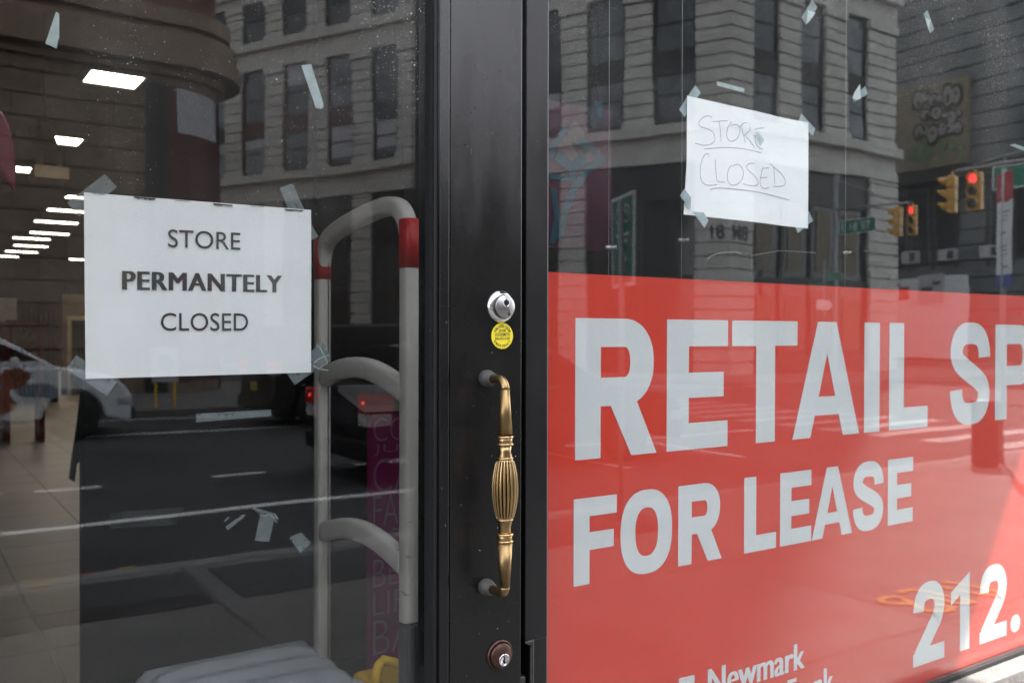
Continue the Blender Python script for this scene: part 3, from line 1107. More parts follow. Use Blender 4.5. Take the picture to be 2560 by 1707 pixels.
# ---- pieces of tape
tapes = [
    # pixel polygon, material, label
    ('L', zpx([(470, 100), (497, 120), (497, 320), (488, 345), (475, 410), (380, 368)], 0, 0, .2979), 'tape_r', 'tall blade shaped tape scrap, topmost piece on the door glass'),
    ('L', zpx([(850, 550), (933, 541), (1037, 875), (1034, 903), (1018, 915), (972, 908)], 500, 0, .2979), 'tape_r', 'long upright tape strip high on the door glass near the stile'),
    ('B', zpx([(880, 18), (983, 128), (663, 375), (563, 258)], 0, 430, .2979), 'tape', 'slanted tape behind the upper left corner of the printed sheet'),
    ('B', zpx([(668, 135), (778, 97), (880, 330), (870, 420), (790, 430)], 500, 430, .2979), 'tape', 'tape strip standing above the upper right edge of the printed sheet'),
    ('B', zpx([(890, 380), (930, 432), (995, 540), (905, 595), (870, 480)], 500, 430, .2979), 'tape', 'small tape tip beside the right edge of the printed sheet'),
    ('B', zpx([(640, 125), (980, 352), (895, 468), (555, 240)], 0, 850, .2979), 'tape', 'slanted tape under the lower left corner of the printed sheet'),
    ('B', zpx([(680, 210), (795, 376), (985, 245), (900, 110)], 500, 850, .2979), 'tape', 'pointed tape under the lower right corner of the printed sheet'),
    ('C', zpx([(900, 115), (1035, 20), (1072, 80), (1090, 155), (1060, 195), (955, 260)], 500, 850, .2979), 'tape', 'crumpled tape overlapping the lower right corner of the printed sheet'),
    ('L', zpx([(1643, 617), (2275, 583), (2278, 637), (1647, 689)], 0, 850, .2979), 'tape', 'long level tape strip below the printed sheet'),
    ('L', zpx([(200, 205), (235, 173), (248, 178), (210, 216)], 500, 1240, .2979), 'tape', 'tiniest tape crumb low on the door glass'),
    ('L', zpx([(215, 253), (362, 148), (384, 163), (232, 287)], 500, 1240, .2979), 'tape', 'narrow slanted tape strip low on the door glass'),
    ('L', zpx([(505, 155), (570, 150), (628, 160), (605, 270), (580, 382), (520, 378), (460, 370)], 500, 1240, .2979), 'tape', 'upright tape stem with a folded flap across its top'),
    ('C', zpx([(438, 104), (455, 90), (520, 110), (625, 143), (660, 180), (648, 228), (612, 205), (560, 168), (500, 150)], 500, 1240, .2979), 'tape', 'folded flap of tape lying across the top of the upright stem'),
    ('L', zpx([(753, 345), (790, 325), (850, 302), (933, 390), (842, 475), (770, 380)], 500, 1240, .2979), 'tape', 'kite shaped tape scrap nearest the security gate post'),
    ('L', zpx([(925, 150), (975, 135), (1550, 90), (1480, 240), (930, 268)], 0, 1240, .2979), 'tape_thin', 'clear rubbed tape ghost barely visible low on the door glass'),
    ('R', zpx([(903, 957), (1228, 1043), (1226, 1092), (905, 1008)], 1600, 0, .2126), 'tape_r', 'straight tape strip above the handwritten sheet'),
    ('R', zpx([(650, 1003), (714, 1093), (524, 1378), (459, 1290)], 1600, 0, .2126), 'tape_r', 'slanted tape behind the upper left corner of the handwritten sheet'),
    ('R', zpx([(2025, 0), (2085, 90), (1955, 297), (1900, 208)], 1600, 0, .2126), 'tape_r', 'tape piece with a curled white flap at the top of the show window'),
    ('R', zpx([(1218, 125), (1297, 350), (1248, 393), (1170, 165)], 2060, 0, .2126), 'tape_r', 'half shaded tape strip highest at the right of the show window'),
    ('R', zpx([(487, 1012), (513, 1110), (350, 1205), (332, 1155)], 2060, 0, .2126), 'tape_r', 'folded tape scrap to the right of the handwritten sheet'),
    ('R', zpx([(1585, 72), (1760, 265), (1728, 357), (1550, 160)], 1690, 270, .19774), 'tape_r', 'tape behind the upper right corner of the handwritten sheet'),
    ('R', zpx([(105, 1020), (190, 1130), (185, 1290), (50, 1110)], 1690, 270, .19774), 'tape_r', 'tape tip left of the handwritten sheet near its lower corner'),
    ('R', zpx([(210, 1310), (350, 1320), (413, 1425), (358, 1515)], 1690, 270, .19774), 'tape_r', 'tape hanging under the lower left of the handwritten sheet'),
    ('R', zpx([(1670, 1300), (1690, 1320), (1730, 1425), (1680, 1470), (1640, 1440)], 1690, 270, .19774), 'tape_r', 'tape tip right of the handwritten sheet at its lower corner'),
    ('R', zpx([(1500, 1480), (1625, 1490), (1620, 1520), (1540, 1583)], 1690, 270, .19774), 'tape_r', 'small tape point under the lower right of the handwritten sheet'),
    ('R', zpx([(2210, 130), (2262, 118), (2420, 172), (2400, 205)], 1960, 330, .2551), 'tape_r', 'tape strip at the far right edge above the traffic light'),
    ('R', zpx([(1010, 305), (1052, 318), (1080, 360), (1115, 405), (1068, 480), (1030, 400)], 1690, 270, .19774), 'tape_pale', 'tape patch stuck over the last letter of STORE on the handwritten sheet'),
]
for i, (side, poly, m, lab) in enumerate(tapes):
    y = {'L': .0082, 'B': .0112, 'C': .0118, 'R': .0125}[side] + .00003 * (i % 5)
    if 'last letter' in lab:
        y = .0078
    mb = MB()
    pp = [P(u, v, y) for u, v in poly]
    mb.face(pp)
    o = mb.build('tape_strip', M[m], None, solid=.00012)
    tag(o, lab, 'tape', 'tape on the shop glass')
    if 'curled white' in lab:
        mb = MB()
        mb.face([P(u, v, .0084) for u, v in zpx([(1975, 122), (2020, 140), (2063, 145), (2040, 190), (2015, 225), (1985, 262), (1955, 290)], 1600, 0, .2126)])
        mb.build('curled_flap', M['tape_white'], o)
    if 'folded tape scrap' in lab:
        mb = MB()
        mb.face([P(u, v, .0084) for u, v in zpx([(425, 990), (432, 1165), (380, 1180), (335, 1152), (360, 1085)], 2060, 0, .2126)])
        mb.build('curled_flap', M['tape_white'], o)
    if 'half shaded' in lab:
        mb = MB()
        mb.face([P(u, v, .0084) for u, v in zpx([(1190, 210), (1255, 240), (1235, 330), (1248, 393), (1215, 310)], 2060, 0, .2126)])
        mb.build('curled_flap', M['tape_white'], o)
    if 'crumpled' in lab or 'rubbed tape ghost' in lab or 'folded flap' in lab:
        mb = MB()
        if 'crumpled' in lab:
            ls = [[(975, 30), (1010, 70), (1040, 130), (1070, 185)], [(955, 190), (1010, 150), (1090, 125)], [(950, 215), (1000, 240), (1080, 255)]]
            org = (500, 850)
        elif 'ghost' in lab:
            ls = [[(930, 200), (935, 170), (960, 145), (985, 138)], [(1195, 175), (1240, 215), (1290, 240), (1350, 220)], [(925, 268), (1200, 252), (1470, 236)], [(930, 210), (945, 262)],
                  [(1000, 135), (1250, 112), (1540, 92)]]
            org = (0, 1240)
        else:
            ls = [[(500, 155), (540, 165), (580, 150), (628, 185)], [(625, 143), (640, 170), (655, 190)]]
            org = (500, 1240)
        for l in ls:
            ribbon(mb, [P(org[0] + x * .2979, org[1] + q * .2979, .0079) for x, q in l], .0011)
        mb.build('crease', M['tape_r'] if 'ghost' not in lab else M['tape_thin'], o)

# ---- lease banner
yb = .0100
bx0 = X(1366, yb)
bz1 = Z(1369.5, 680, yb)
mb = MB()
mb.box(bx0, 4.1, yb, yb + .0008, zs + .002, bz1)
bn = mb.build('lease_banner', M['red'], None)
tag(bn, 'large red vinyl lease banner with pale capital letters filling the lower show window', 'banner')


class Let:
    """Condensed grotesque capitals drawn as flat pieces; boxes come from the photograph."""

    def __init__(s):
        s.p, s.f, s.k = [], [], 0

    def poly(s, pts):
        s.k += 1
        y = yb - .0003 - .00004 * (s.k % 6)
        n = len(s.p)
        s.p += [Vector((x, y, z)) for x, z in pts]
        s.f.append(list(range(n, n + len(pts))))

    def strip(s, A, B, closed=False):
        s.k += 1
        y = yb - .0003 - .00004 * (s.k % 6)
        n, m = len(s.p), len(A)
        for a, b in zip(A, B):
            s.p += [Vector((a[0], y, a[1])), Vector((b[0], y, b[1]))]
        for i in range(m if closed else m - 1):
            j = (i + 1) % m
            s.f.append([n + 2 * i, n + 2 * j, n + 2 * j + 1, n + 2 * i + 1])

    def rect(s, x0, x1, z0, z1):
        s.poly([(x0, z0), (x1, z0), (x1, z1), (x0, z1)])

    def sup(s, cx, cz, rx, rz, a0, a1, n, e=2.4):
        out = []
        for k in range(n + 1):
            a = R(a0 + (a1 - a0) * k / n)
            c, q = math.cos(a), math.sin(a)
            out.append((cx + rx * math.copysign(abs(c) ** (2 / e), c), cz + rz * math.copysign(abs(q) ** (2 / e), q)))
        return out

    def ribbon(s, path, w):
        A, B = [], []
        n = len(path)
        for i in range(n):
            dx = path[min(i + 1, n - 1)][0] - path[max(i - 1, 0)][0]
            dz = path[min(i + 1, n - 1)][1] - path[max(i - 1, 0)][1]
            l = math.hypot(dx, dz) or 1
            A.append((path[i][0] - dz / l * w / 2, path[i][1] + dx / l * w / 2))
            B.append((path[i][0] + dz / l * w / 2, path[i][1] - dx / l * w / 2))
        s.strip(A, B)

    def smooth(s, pts, n=6):
        out = []
        q = [pts[0]] + list(pts) + [pts[-1]]
        for i in range(1, len(q) - 2):
            for k in range(n):
                f = k / n
                out.append(tuple(.5 * (2 * q[i][d] + (q[i + 1][d] - q[i - 1][d]) * f + (2 * q[i - 1][d] - 5 * q[i][d] + 4 * q[i + 1][d] - q[i + 2][d]) * f * f
                                       + (3 * q[i][d] - q[i - 1][d] - 3 * q[i + 1][d] + q[i + 2][d]) * f ** 3) for d in (0, 1)))
        out.append(tuple(pts[-1]))
        return out

    def glyph(s, ch, x0, x1, z0, z1, st, sh=None):
        w, h = x1 - x0, z1 - z0
        sh = sh or st * .86
        if ch in 'EF':
            s.rect(x0, x0 + st, z0, z1)
            s.rect(x0 + st, x1, z1 - sh, z1)
            s.rect(x0 + st, x1 - w * .07, z0 + h * .5 - sh * .5, z0 + h * .5 + sh * .45)
            if ch == 'E':
                s.rect(x0 + st, x1, z0, z0 + sh)
        elif ch == 'L':
            s.rect(x0, x0 + st, z0, z1)
            s.rect(x0 + st, x1, z0, z0 + sh)
        elif ch == 'I':
            s.rect(x0, x1, z0, z1)
        elif ch == 'T':
            s.rect(x0, x1, z1 - sh, z1)
            c = (x0 + x1) / 2
            s.rect(c - st / 2, c + st / 2, z0, z1 - sh)
        elif ch == 'A':
            c, tw = (x0 + x1) / 2, st * .55
            s.poly([(x0, z0), (x0 + st * 1.02, z0), (c, z1 - h * .28), (c, z1), (c - tw, z1)])
            s.poly([(x1, z0), (x1 - st * 1.02, z0), (c, z1 - h * .28), (c, z1), (c + tw, z1)])
            za, zb_ = z0 + h * .19, z0 + h * .35
            fa = lambda z: (z - z0) / (h * .72) * (c - x0 - st * 1.02)
            s.poly([(x0 + st + fa(za), za), (x1 - st - fa(za), za), (x1 - st - fa(zb_), zb_), (x0 + st + fa(zb_), zb_)])
        elif ch == 'O':
            cx, cz = (x0 + x1) / 2, (z0 + z1) / 2
            s.strip(s.sup(cx, cz, w / 2, h / 2 * 1.02, 0, 360, 72)[:-1], s.sup(cx, cz, w / 2 - st, h / 2 * 1.02 - sh, 0, 360, 72)[:-1], True)
        elif ch in 'RP':
            s.rect(x0, x0 + st, z0, z1)
            zl = z0 + h * (.37 if ch == 'R' else .36)
            cz, rz = (z1 + zl) / 2, (z1 - zl) / 2
            xr = x1 - (w * .04 if ch == 'R' else 0)
            rx = min(w - st, rz * 1.0) * .92
            cx = xr - rx
            o_ = [(x0 + st, z1)] + s.sup(cx, cz, rx, rz, 90, -90, 40, 2.15) + [(x0 + st, zl)]
            i_ = [(x0 + st, z1 - sh)] + s.sup(cx, cz, rx - st, rz - sh, 90, -90, 40, 2.15) + [(x0 + st, zl + sh)]
            s.strip(o_, i_)
            if ch == 'R':
                s.poly([(x0 + st + w * .12, zl), (x0 + st + w * .12 + st * .98, zl + sh * .35), (x1, z0), (x1 - st * 1.08, z0)])
        elif ch == 'S':
            n_ = [(1.0, .70), (.985, .80), (.90, .92), (.74, .985), (.5, 1.0), (.26, .985), (.09, .91), (.015, .79), (.06, .67), (.24, .585), (.5, .505), (.76, .425), (.94, .335), (.985, .22),
                  (.91, .09), (.74, .015), (.5, 0), (.26, .015), (.10, .09), (.015, .20), (0, .30)]
            q = (st + sh) / 2
            s.ribbon(s.smooth([(x0 + st / 2 + a * (w - st), z0 - .01 * h + sh / 2 + b * (h * 1.02 - sh)) for a, b in n_]), q)
        elif ch == '2':
            n_ = [(0, .70), (.02, .80), (.10, .91), (.26, .98), (.5, 1.0), (.75, .98), (.92, .90), (1.0, .78), (.97, .66), (.88, .54), (.12, -.02)]
            path = s.smooth([(x0 + st / 2 + a * (w - st), z0 + sh / 2 + b * (h - sh)) for a, b in n_[:-1]])
            path.append((x0 + st * .5, z0 + sh * .5))
            s.ribbon(path, st)
            s.poly([(x0, z0), (x1, z0), (x1, z0 + sh), (x0 + st, z0 + sh), (x0 + st * .07, z0 + sh * .5 + st * .25), (x0, z0 + sh * .75)])
        elif ch == '1':
            s.poly([(x0, z1 - h * .206), (x0, z1 - h * .38), (x1 - st, z1 - h * .27), (x1 - st, z0), (x1, z0), (x1, z1)])
        elif ch == '.':
            s.poly(s.sup((x0 + x1) / 2, (z0 + z1) / 2, w / 2, h / 2, 0, 360, 32, 2.2)[:-1])


lt = Let()
z1a, z0a = Z(1438, 794.7, yb), Z(1437, 1150.6, yb)
sta = X(1502, yb) - X(1438, yb)
for ch, u0, u1 in (('R', 1438, 1642), ('E', 1667, 1819.5), ('T', 1830, 1993.5), ('A', 1981.5, 2148.5), ('I', 2160.8, 2199.3), ('L', 2223.3, 2319.7), ('S', 2374.5, 2475.8)):
    lt.glyph(ch, X(u0, yb), X(u1, yb), z0a, z1a, sta, sta * .88)
xp = X(2488, yb)
lt.glyph('P', xp, X(2584, yb), z0a, z1a, sta, sta * .88)
xa_ = X(2584, yb) + .02
for ch, w_ in (('A', .235),):
    lt.glyph(ch, xa_, xa_ + w_, z0a, z1a, sta, sta * .88)
z1b, z0b = Z(1435, 1248, yb), Z(1435, 1465.8, yb)
stb = X(1475, yb) - X(1435, yb)
for ch, u0, u1 in (('F', 1435, 1543), ('O', 1552.6, 1681.6), ('R', 1697, 1806), ('L', 1861.8, 1942), ('E', 1952, 2030), ('A', 2031, 2132), ('S', 2134, 2211), ('E', 2221.5, 2284)):
    lt.glyph(ch, X(u0, yb), X(u1, yb), z0b, z1b, stb, stb * .92)
z1c, z0c = Z(2330, 1452, yb), Z(2290, 1665.8, yb)
stc = X(2427.6, yb) - X(2404, yb)
for ch, u0, u1 in (('2', 2287, 2364.8), ('1', 2381, 2427.6), ('2', 2453, 2520.7)):
    lt.glyph(ch, X(u0, yb), X(u1, yb), z0c, z1c, stc, stc * .92)
lt.glyph('.', X(2530.6, yb), X(2555, yb), Z(2543, 1577, yb), Z(2543, 1533.5, yb), 0)
raw('banner_lettering', lt.p, lt.f, M['white_vinyl'], bn)
pts, fs = [], []
zk0, zk1 = Z(1992, 1674, yb), Z(1994, 1607.6, yb)
for q_ in (-1, 0, 1):
    add_text(text_mesh('Newmark', X(1774.6, yb) + q_ * .0022, X(2014, yb) + q_ * .0022, zk0, zk1, yb - .0004 - .00004 * q_), pts, fs)
zk0, zk1 = Z(2084, 1745, yb), Z(2070, 1667, yb)
for q_ in (-1, 0, 1):
    add_text(text_mesh('Frank', X(1974, yb) + q_ * .0022, X(2086, yb) + q_ * .0022, zk1 - (zk1 - zk0) * .86, zk1, yb - .0004 - .00004 * q_), pts, fs)
k = len(pts)
pts += [P(1697, 1695, yb - .0004), P(1697, 1720, yb - .0004), P(1736.5, 1720, yb - .0004), P(1736.5, 1685, yb - .0004)]
fs.append([k, k + 1, k + 2, k + 3])
raw('banner_small_print', pts, fs, M['white_vinyl'], bn)

# ---- display wires behind the window
for (u, vt, vc, lab) in ((1521, -400, 619, 'thin steel display wire with a clamp crossing the magenta poster'), (1703, -400, 600, 'thin steel display wire with a clamp left of the handwritten sheet'),
                         (2112, -400, 632, 'thin steel display wire with a clamp right of the handwritten sheet')):
    y = .05
    x, z = X(u, y), Z(u, vc, y)
    t = thing('display_wire', lab, 'wire', (x, y, z), 'display wires hanging in the show window')
    mb = MB()
    mb.tube([(x, y, zs), (x, y, 3.0)], .0006, 6)
    mb.build('wire', M['wire'], t)
    mb = MB()
    mb.lathe([(.0025, -.009), (.0045, -.007), (.0045, .002), (.0025, .003), (.0025, .008), (.0035, .009), (.0035, .012)], (x + .002, y, z), (1, -.4, .1), 14)
    mb.build('clamp', M['steel'], t)

# ---- unseen canopy, sized to cast the shade edge on the window
t = MB()
t.prism([(1.9, -.01, 4.46), (1.9, -1.70, 4.42), (1.9, -1.70, 4.50), (1.9, -.01, 4.58)], (2.43, 0, 0))
o = t.build('shade_canopy', M['awning'])
tag(o, 'unseen flat dark canopy shaped to shade part of the shopfront', 'canopy')


# ================================================================== SHOP INTERIOR
def hit(u, v, z=None, y=None):
    """Where the line of sight through a pixel meets a level or a depth inside the shop."""
    d = ray(u, v)
    k = (z - CAM.z) / d.z if z is not None else (y - CAM.y) / d.y
    return CAM + d * k


mb = MB()
mb.box(-6, 12, .325, 40, -.10, 0.0)
tag(mb.build('floor', M['tile'], None), kind='structure')

# ceiling lights (one kind, copied)
ZC = 4.50


def make_light(sx, sy):
    t = thing('ceiling_light', 'x', 'ceiling light', (0, 0, ZC), 'ceiling lights of the closed shop')
    mb = MB()
    mb.box(-sx / 2, sx / 2, -sy / 2, sy / 2, ZC - .055, ZC - .035)
    mb.build('diffuser', M['lamp'], t)
    mb = MB()
    for x0, x1, y0, y1 in ((-sx / 2 - .03, -sx / 2, -sy / 2 - .03, sy / 2 + .03), (sx / 2, sx / 2 + .03, -sy / 2 - .03, sy / 2 + .03),
                           (-sx / 2, sx / 2, -sy / 2 - .03, -sy / 2), (-sx / 2, sx / 2, sy / 2, sy / 2 + .03)):
        mb.box(x0, x1, y0, y1, ZC - .065, ZC - .001)
    mb.build('frame', M['lampframe'], t)
    return t


def copy_tree(o, parent=None):
    c = o.copy()
    C.objects.link(c)
    if parent is not None:
        c.parent = parent
        c.matrix_parent_inverse = o.matrix_parent_inverse.copy()
    for ch in [q for q in bpy.data.objects if q.parent == o]:
        copy_tree(ch, c)
    return c


sq = make_light(.56, .58)
lg = make_light(1.02, .42)
spots = [(sq, 284, 198, 'large bright square ceiling light nearest the door'), (sq, 150, 350, 'second square ceiling light, cut by a dark hanging shape'),
         (sq, 64, 424, 'small square ceiling light beside the magenta drum'), (lg, 230, 496, 'ceiling light half hidden by the tape at the paper corner'),
         (lg, 178, 527, 'long ceiling light touching the left edge of the printed sheet'), (lg, 141, 555, 'long ceiling light, second below the tape'),
         (lg, 124, 583, 'long ceiling light, third below the tape'), (lg, 79, 596, 'long ceiling light, upper of the three at far left'),
         (lg, 77, 614.5, 'long ceiling light, middle of the three at far left'), (lg, 54, 629, 'long ceiling light, lower of the three at far left'),
         (lg, 8, 640, 'long ceiling light cut by the left picture edge'), (lg, 208, 649, 'lowest ceiling light peeking out beside the printed sheet')]
used = set()
for proto, u, v, lab in spots:
    o = proto if proto.name not in used else copy_tree(proto)
    used.add(proto.name)
    p = hit(u, v, z=ZC - .05)
    o.location = (p.x, p.y, ZC)
    o['label'] = lab

# magenta hanging drum at the left edge
d0 = hit(4, 372, y=.55)
t = thing('hanging_drum_sign', 'glossy magenta drum shaped hanging sign at the left edge', 'hanging sign', d0)
mb = MB()
px = [(-90, 225), (-40, 245), (-5, 262), (14, 284), (27, 312), (36, 350), (41, 395), (43, 440), (40, 480), (24, 462), (4, 432), (-20, 400), (-90, 380)]
ring_f = [hit(u, v, y=.55) for u, v in px]
mb.prism(ring_f, (-.03, .12, .006))
mb.build('drum', M['magenta_gloss'], t, bevel=.012, seg=4)
cx = hit(-40, 245, y=.60)
mb = MB()
mb.tube([(cx.x, cx.y, cx.z - .01), (cx.x, cx.y, ZC - .002)], .003, 8)
mb.build('hanger', M['steel_dark'], t)
# dark beam and hanging shade that cuts the second lamp
p = hit(112, 352, y=8.4)
t = thing('pendant_lamp', 'black unlit pendant lamp hanging in front of the second square ceiling light', 'pendant lamp', p)
mb = MB()
mb.lathe([(.02, .16), (.06, .13), (.12, -.05), (.11, -.06)], p, (0, 0, 1), 28)
mb.build('shade', M['black_board'], t)
mb = MB()
mb.tube([p + Vector((0, 0, .15)), (p.x, p.y, ZC - .002)], .012, 8)
mb.build('cord', M['black_board'], t)

# pale bulkhead lit by the third lamp
p0, p1 = hit(86, 410, y=15.2), hit(174, 450, y=15.2)
mb = MB()
mb.box(p0.x, p1.x, 15.2, 15.9, p1.z, p0.z)
mb.box(p0.x + .35, p0.x + .45, 15.5, 15.6, p0.z, 4.498)
mb.box(p1.x - .45, p1.x - .35, 15.5, 15.6, p0.z, 4.498)
o = mb.build('hanging_bulkhead', M['tanwall'], None, bevel=.02)
tag(o, 'pale hanging bulkhead box beside the small square ceiling light', 'bulkhead')

# black partition inside the door
yp = 2.05
p0 = hit(205, 900, y=yp)
zt = hit(205, 868, y=yp).z
mb = MB()
mb.box(p0.x, 2.2, yp, yp + .05, .27, zt)
mb.box(p0.x - .045, 2.2, yp - .01, yp + .06, 0, .27)
o = mb.build('black_partition', M['black_board'], None)
tag(o, 'low black partition panel inside the door behind the security gate', 'partition')
# black board behind the show window
mb = MB()
mb.box(.98, 4.3, .62, .66, 0, 3.6)
mb.box(.94, .98, .20, .66, 0, 3.6)
o = mb.build('window_backing', M['black_board'], None)
tag(o, 'black backing board standing behind the show window and red banner', 'backing board')
mb = MB()
mb.box(1.85, 4.6, 3.4, 3.46, 0, 4.49)
o = mb.build('tall_partition', M['black_board'], None)
tag(o, 'tall black wall panel behind the security gate', 'partition')

# easel leg standing before the partition
t = thing('easel', 'black easel with a splayed leg standing on the tan floor', 'easel', hit(190, 1190, y=3.6))
mb = MB()
q = lambda u, v: hit(u, v, y=3.6)
mb.prism([q(206, 962), q(215, 962), q(205, 1132), q(216, 1150), q(192, 1165), q(185, 1205), q(174, 1200), q(184, 1130), q(196, 1050)][:2] + [q(204, 1128), q(214, 1136), q(193, 1160), q(187, 1204), q(175, 1198), q(184, 1130), q(196, 1050)], (0, .04, 0))
mb.build('leg', M['black_board'], t)
mb = MB()
mb.prism([q(215, 870), q(228, 870), q(216, 962), q(206, 962)], (0, .03, 0))
mb.build('stem', M['black_board'], t)

# shop back: tan wall with a door trim, racks, shelves
yb2 = 23.5
a0, a1 = hit(156, 735, y=yb2), hit(260, 978, y=yb2)
t = thing('tan_partition', 'tan wall panel with a pale door trim deep in the shop', 'partition', (a0.x, yb2, 0))
mb = MB()
mb.box(a0.x, a0.x + 3.5, yb2, yb2 + .2, 0, a0.z)
mb.build('wall', M['tanwall'], t)
mb = MB()
dx0, dx1 = hit(168, 800, y=yb2).x, hit(178, 800, y=yb2).x
mb.box(dx0, dx1, yb2 - .06, yb2 - .001, 0, hit(170, 790, y=yb2).z)
mb.box(dx1, dx1 + 1.0, yb2 - .06, yb2 - .001, hit(170, 790, y=yb2).z - .1, hit(170, 790, y=yb2).z)
mb.build('door_trim', M['wood'], t)
mb = MB()
mb.box(dx1, dx1 + .9, yb2 - .02, yb2 - .001, 0, hit(170, 790, y=yb2).z - .1)
mb.build('doorway', M['black_board'], t)
# red rack with stock
yr = 13.0
t = thing('red_rack', 'red metal display rack with goods deep at the left of the shop', 'rack', hit(40, 950, y=yr))
mb = MB()
for ua, ub, va, vb in ((8, 26, 812, 960), (0, 116, 805, 818), (98, 112, 812, 950), (0, 112, 862, 868)):
    A, B = hit(ua, va, y=yr), hit(ub, vb, y=yr)
    zlo = 0 if vb > 940 else B.z
    mb.box(A.x, B.x, yr, yr + .5, zlo, A.z)
mb.build('rack_frame', M['red_p'], t)
mb = MB()
random.seed(3)
for k in range(12):
    u = 30 + k * 6.2
    for v0, v1 in ((836, 862), (884, 905)):
        A, B = hit(u, v0 + random.randint(-8, 6), y=yr + .1), hit(u + 5.2, v1, y=yr + .1)
        mb.box(A.x, B.x, yr + .08, yr + .3, B.z, A.z)
mb.build('stock', mat('goods on rack', (.17, .13, .10), .6, var=.7, scale=5), t)
yr = 21
for (ua, ub, va, lab) in ((-60, 60, 745, 'dark low shelving at the back left of the shop'), (60, 152, 760, 'dark shelving between the red rack and tan wall')):
    A, B = hit(ua, va, y=yr), hit(ub, 980, y=yr)
    t = thing('shelving_unit', lab, 'shelving', (A.x, yr, 0), 'shelving at the back of the shop')
    mb = MB()
    mb.box(A.x, B.x - .05, yr, yr + .6, 0, A.z)
    mb.build('carcass', M['shopwall'], t)
    mb = MB()
    for j in range(4):
        for k in range(7):
            w_ = (B.x - .05 - A.x) / 7
            mb.box(A.x + w_ * k + .04, A.x + w_ * (k + 1) - .04, yr - .05, yr - .002, .2 + j * .5, .2 + j * .5 + .2 + .15 * random.random())
    mb.build('stock', mat('shelf goods', (.05, .045, .04), .6, var=.8, scale=3), t)
A, B = hit(-30, 744, y=18), hit(42, 800, y=18)
mb = MB()
mb.box(A.x, B.x, 18, 18.05, B.z, A.z)
mb.box(A.x + .2, A.x + .25, 18.0, 18.05, 0, B.z)
mb.box(B.x - .25, B.x - .2, 18.0, 18.05, 0, B.z)
o = mb.build('price_board', mat('pale board', (.30, .30, .30), .7, var=.35, scale=2.5), None)
tag(o, 'pale board on two posts at the left edge deep in the shop', 'board')

# security gate
t = thing('security_gate', 'grey plastic anti theft gate with two red bands standing inside the door', 'security gate', (.76, .45, 0))
yn, yf = .27, .655
xn, xf = hit(1024, 800, y=yn).x, hit(806, 800, y=yf).x
xg = .5 * (xn + xf)
w2 = .0165


def gp(y, z):
    f = (y - yn) / (yf - yn)
    return Vector((xn + (xf - xn) * f, y, z))


ztn, ztf = Z(1000, 476, yn), Z(830, 560, yf)
ztop = ztn - .017
zcf = hit(806, 590, y=yf).z


def bar(path, name, hw=.0150, hd=.0172, m='gate', parent=t):
    """Post or hoop of flattened rounded section (wide across x, deep along the hoop)."""
    mb = MB()
    n = len(path)
    rings = []
    for i, p in enumerate(path):
        tn = (path[min(i + 1, n - 1)] - path[max(i - 1, 0)]).normalized()
        sx_ = Vector((1, 0, 0))
        sd = tn.cross(sx_).normalized()
        ring = []
        for k in range(20):
            a = 2 * math.pi * k / 20
            c, s_ = math.cos(a), math.sin(a)
            e = .55
            ring.append(mb.bm.verts.new(p + sx_ * hw * math.copysign(abs(c) ** e, c) + sd * hd * math.copysign(abs(s_) ** e, s_)))
        rings.append(ring)
    for i in range(n - 1):
        for k in range(20):
            f = mb.bm.faces.new((rings[i][k], rings[i][(k + 1) % 20], rings[i + 1][(k + 1) % 20], rings[i + 1][k]))
            f.smooth = True
    mb.bm.faces.new(rings[0][::-1])
    mb.bm.faces.new(rings[-1])
    return mb.build(name, M[m], parent)


ctl = [(0, ztop - .14), (0, ztop - .075), (.03, ztop - .035), (.10, ztop - .009), (.22, ztop), (.40, ztop - .003), (.60, ztop - .011), (.78, ztop - .022),
       (.90, ztop - .034), (.965, ztop - .052), (.994, ztop - .085), (1.0, ztop - .13), (1.0, ztop - .22)]
hoop = [gp(yn, .06)]
for i in range(1, len(ctl) - 2):
    for k in range(4):
        f = k / 4
        q_ = [.5 * (2 * ctl[i][d] + (ctl[i + 1][d] - ctl[i - 1][d]) * f + (2 * ctl[i - 1][d] - 5 * ctl[i][d] + 4 * ctl[i + 1][d] - ctl[i + 2][d]) * f * f
                    + (3 * ctl[i][d] - ctl[i - 1][d] - 3 * ctl[i + 1][d] + ctl[i + 2][d]) * f ** 3) for d in (0, 1)]
        hoop.append(gp(yn + (yf - yn) * q_[0], q_[1]))
hoop += [gp(yf, ztop - .13), gp(yf, .06)]
bar(hoop, 'hoop_frame')
for u, y, v0, v1 in ((1024, yn, 548, 670), (806, yf, 597, 699)):
    za_, zb_ = hit(u, v0, y=y).z, hit(u, v1, y=y).z
    bar([gp(y, zb_), gp(y, za_)], 'red_band', .0162, .0186, 'gate_red')
for vl, vr in ((945, 985), (1330, 1420), (1715, 1850)):
    zl, zr = hit(806, vl, y=yf).z, hit(1024, vr, y=yn).z
    zc_ = min(zl, zr)
    pth = []
    for k in range(15):
        f = k / 14
        y = yf + (yn - yf) * f
        pth.append(gp(y, zl + (zr - zl) * f + .034 * math.sin(math.pi * f)))
    bar(pth, 'cross_hoop', .0135, .0205)
mb = MB()
mb.box(xg - .04, xg + .04, yn - .05, yf + .05, 0, .06)
mb.build('base_plate', M['gate_side'], t, bevel=.01)
lv0, lv1 = hit(1028, 1548, y=yn).z, hit(1028, 1712, y=yn).z
mb = MB()
mb.box(xn - .017, xn + .020, yn - .030, yn + .012, lv1, lv0)
mb.build('lower_cover', M['label_grey'], t, bevel=.006, seg=3)
mb = MB()
for y in (yf,):
    q0, q1 = gp(y, .1), gp(y, zcf - .02)
    mb.box(q0.x + .0045, q0.x + .006, y - .0196, y - .0186, .1, zcf - .02)
mb.build('cover_seam', M['label_grey'], t)

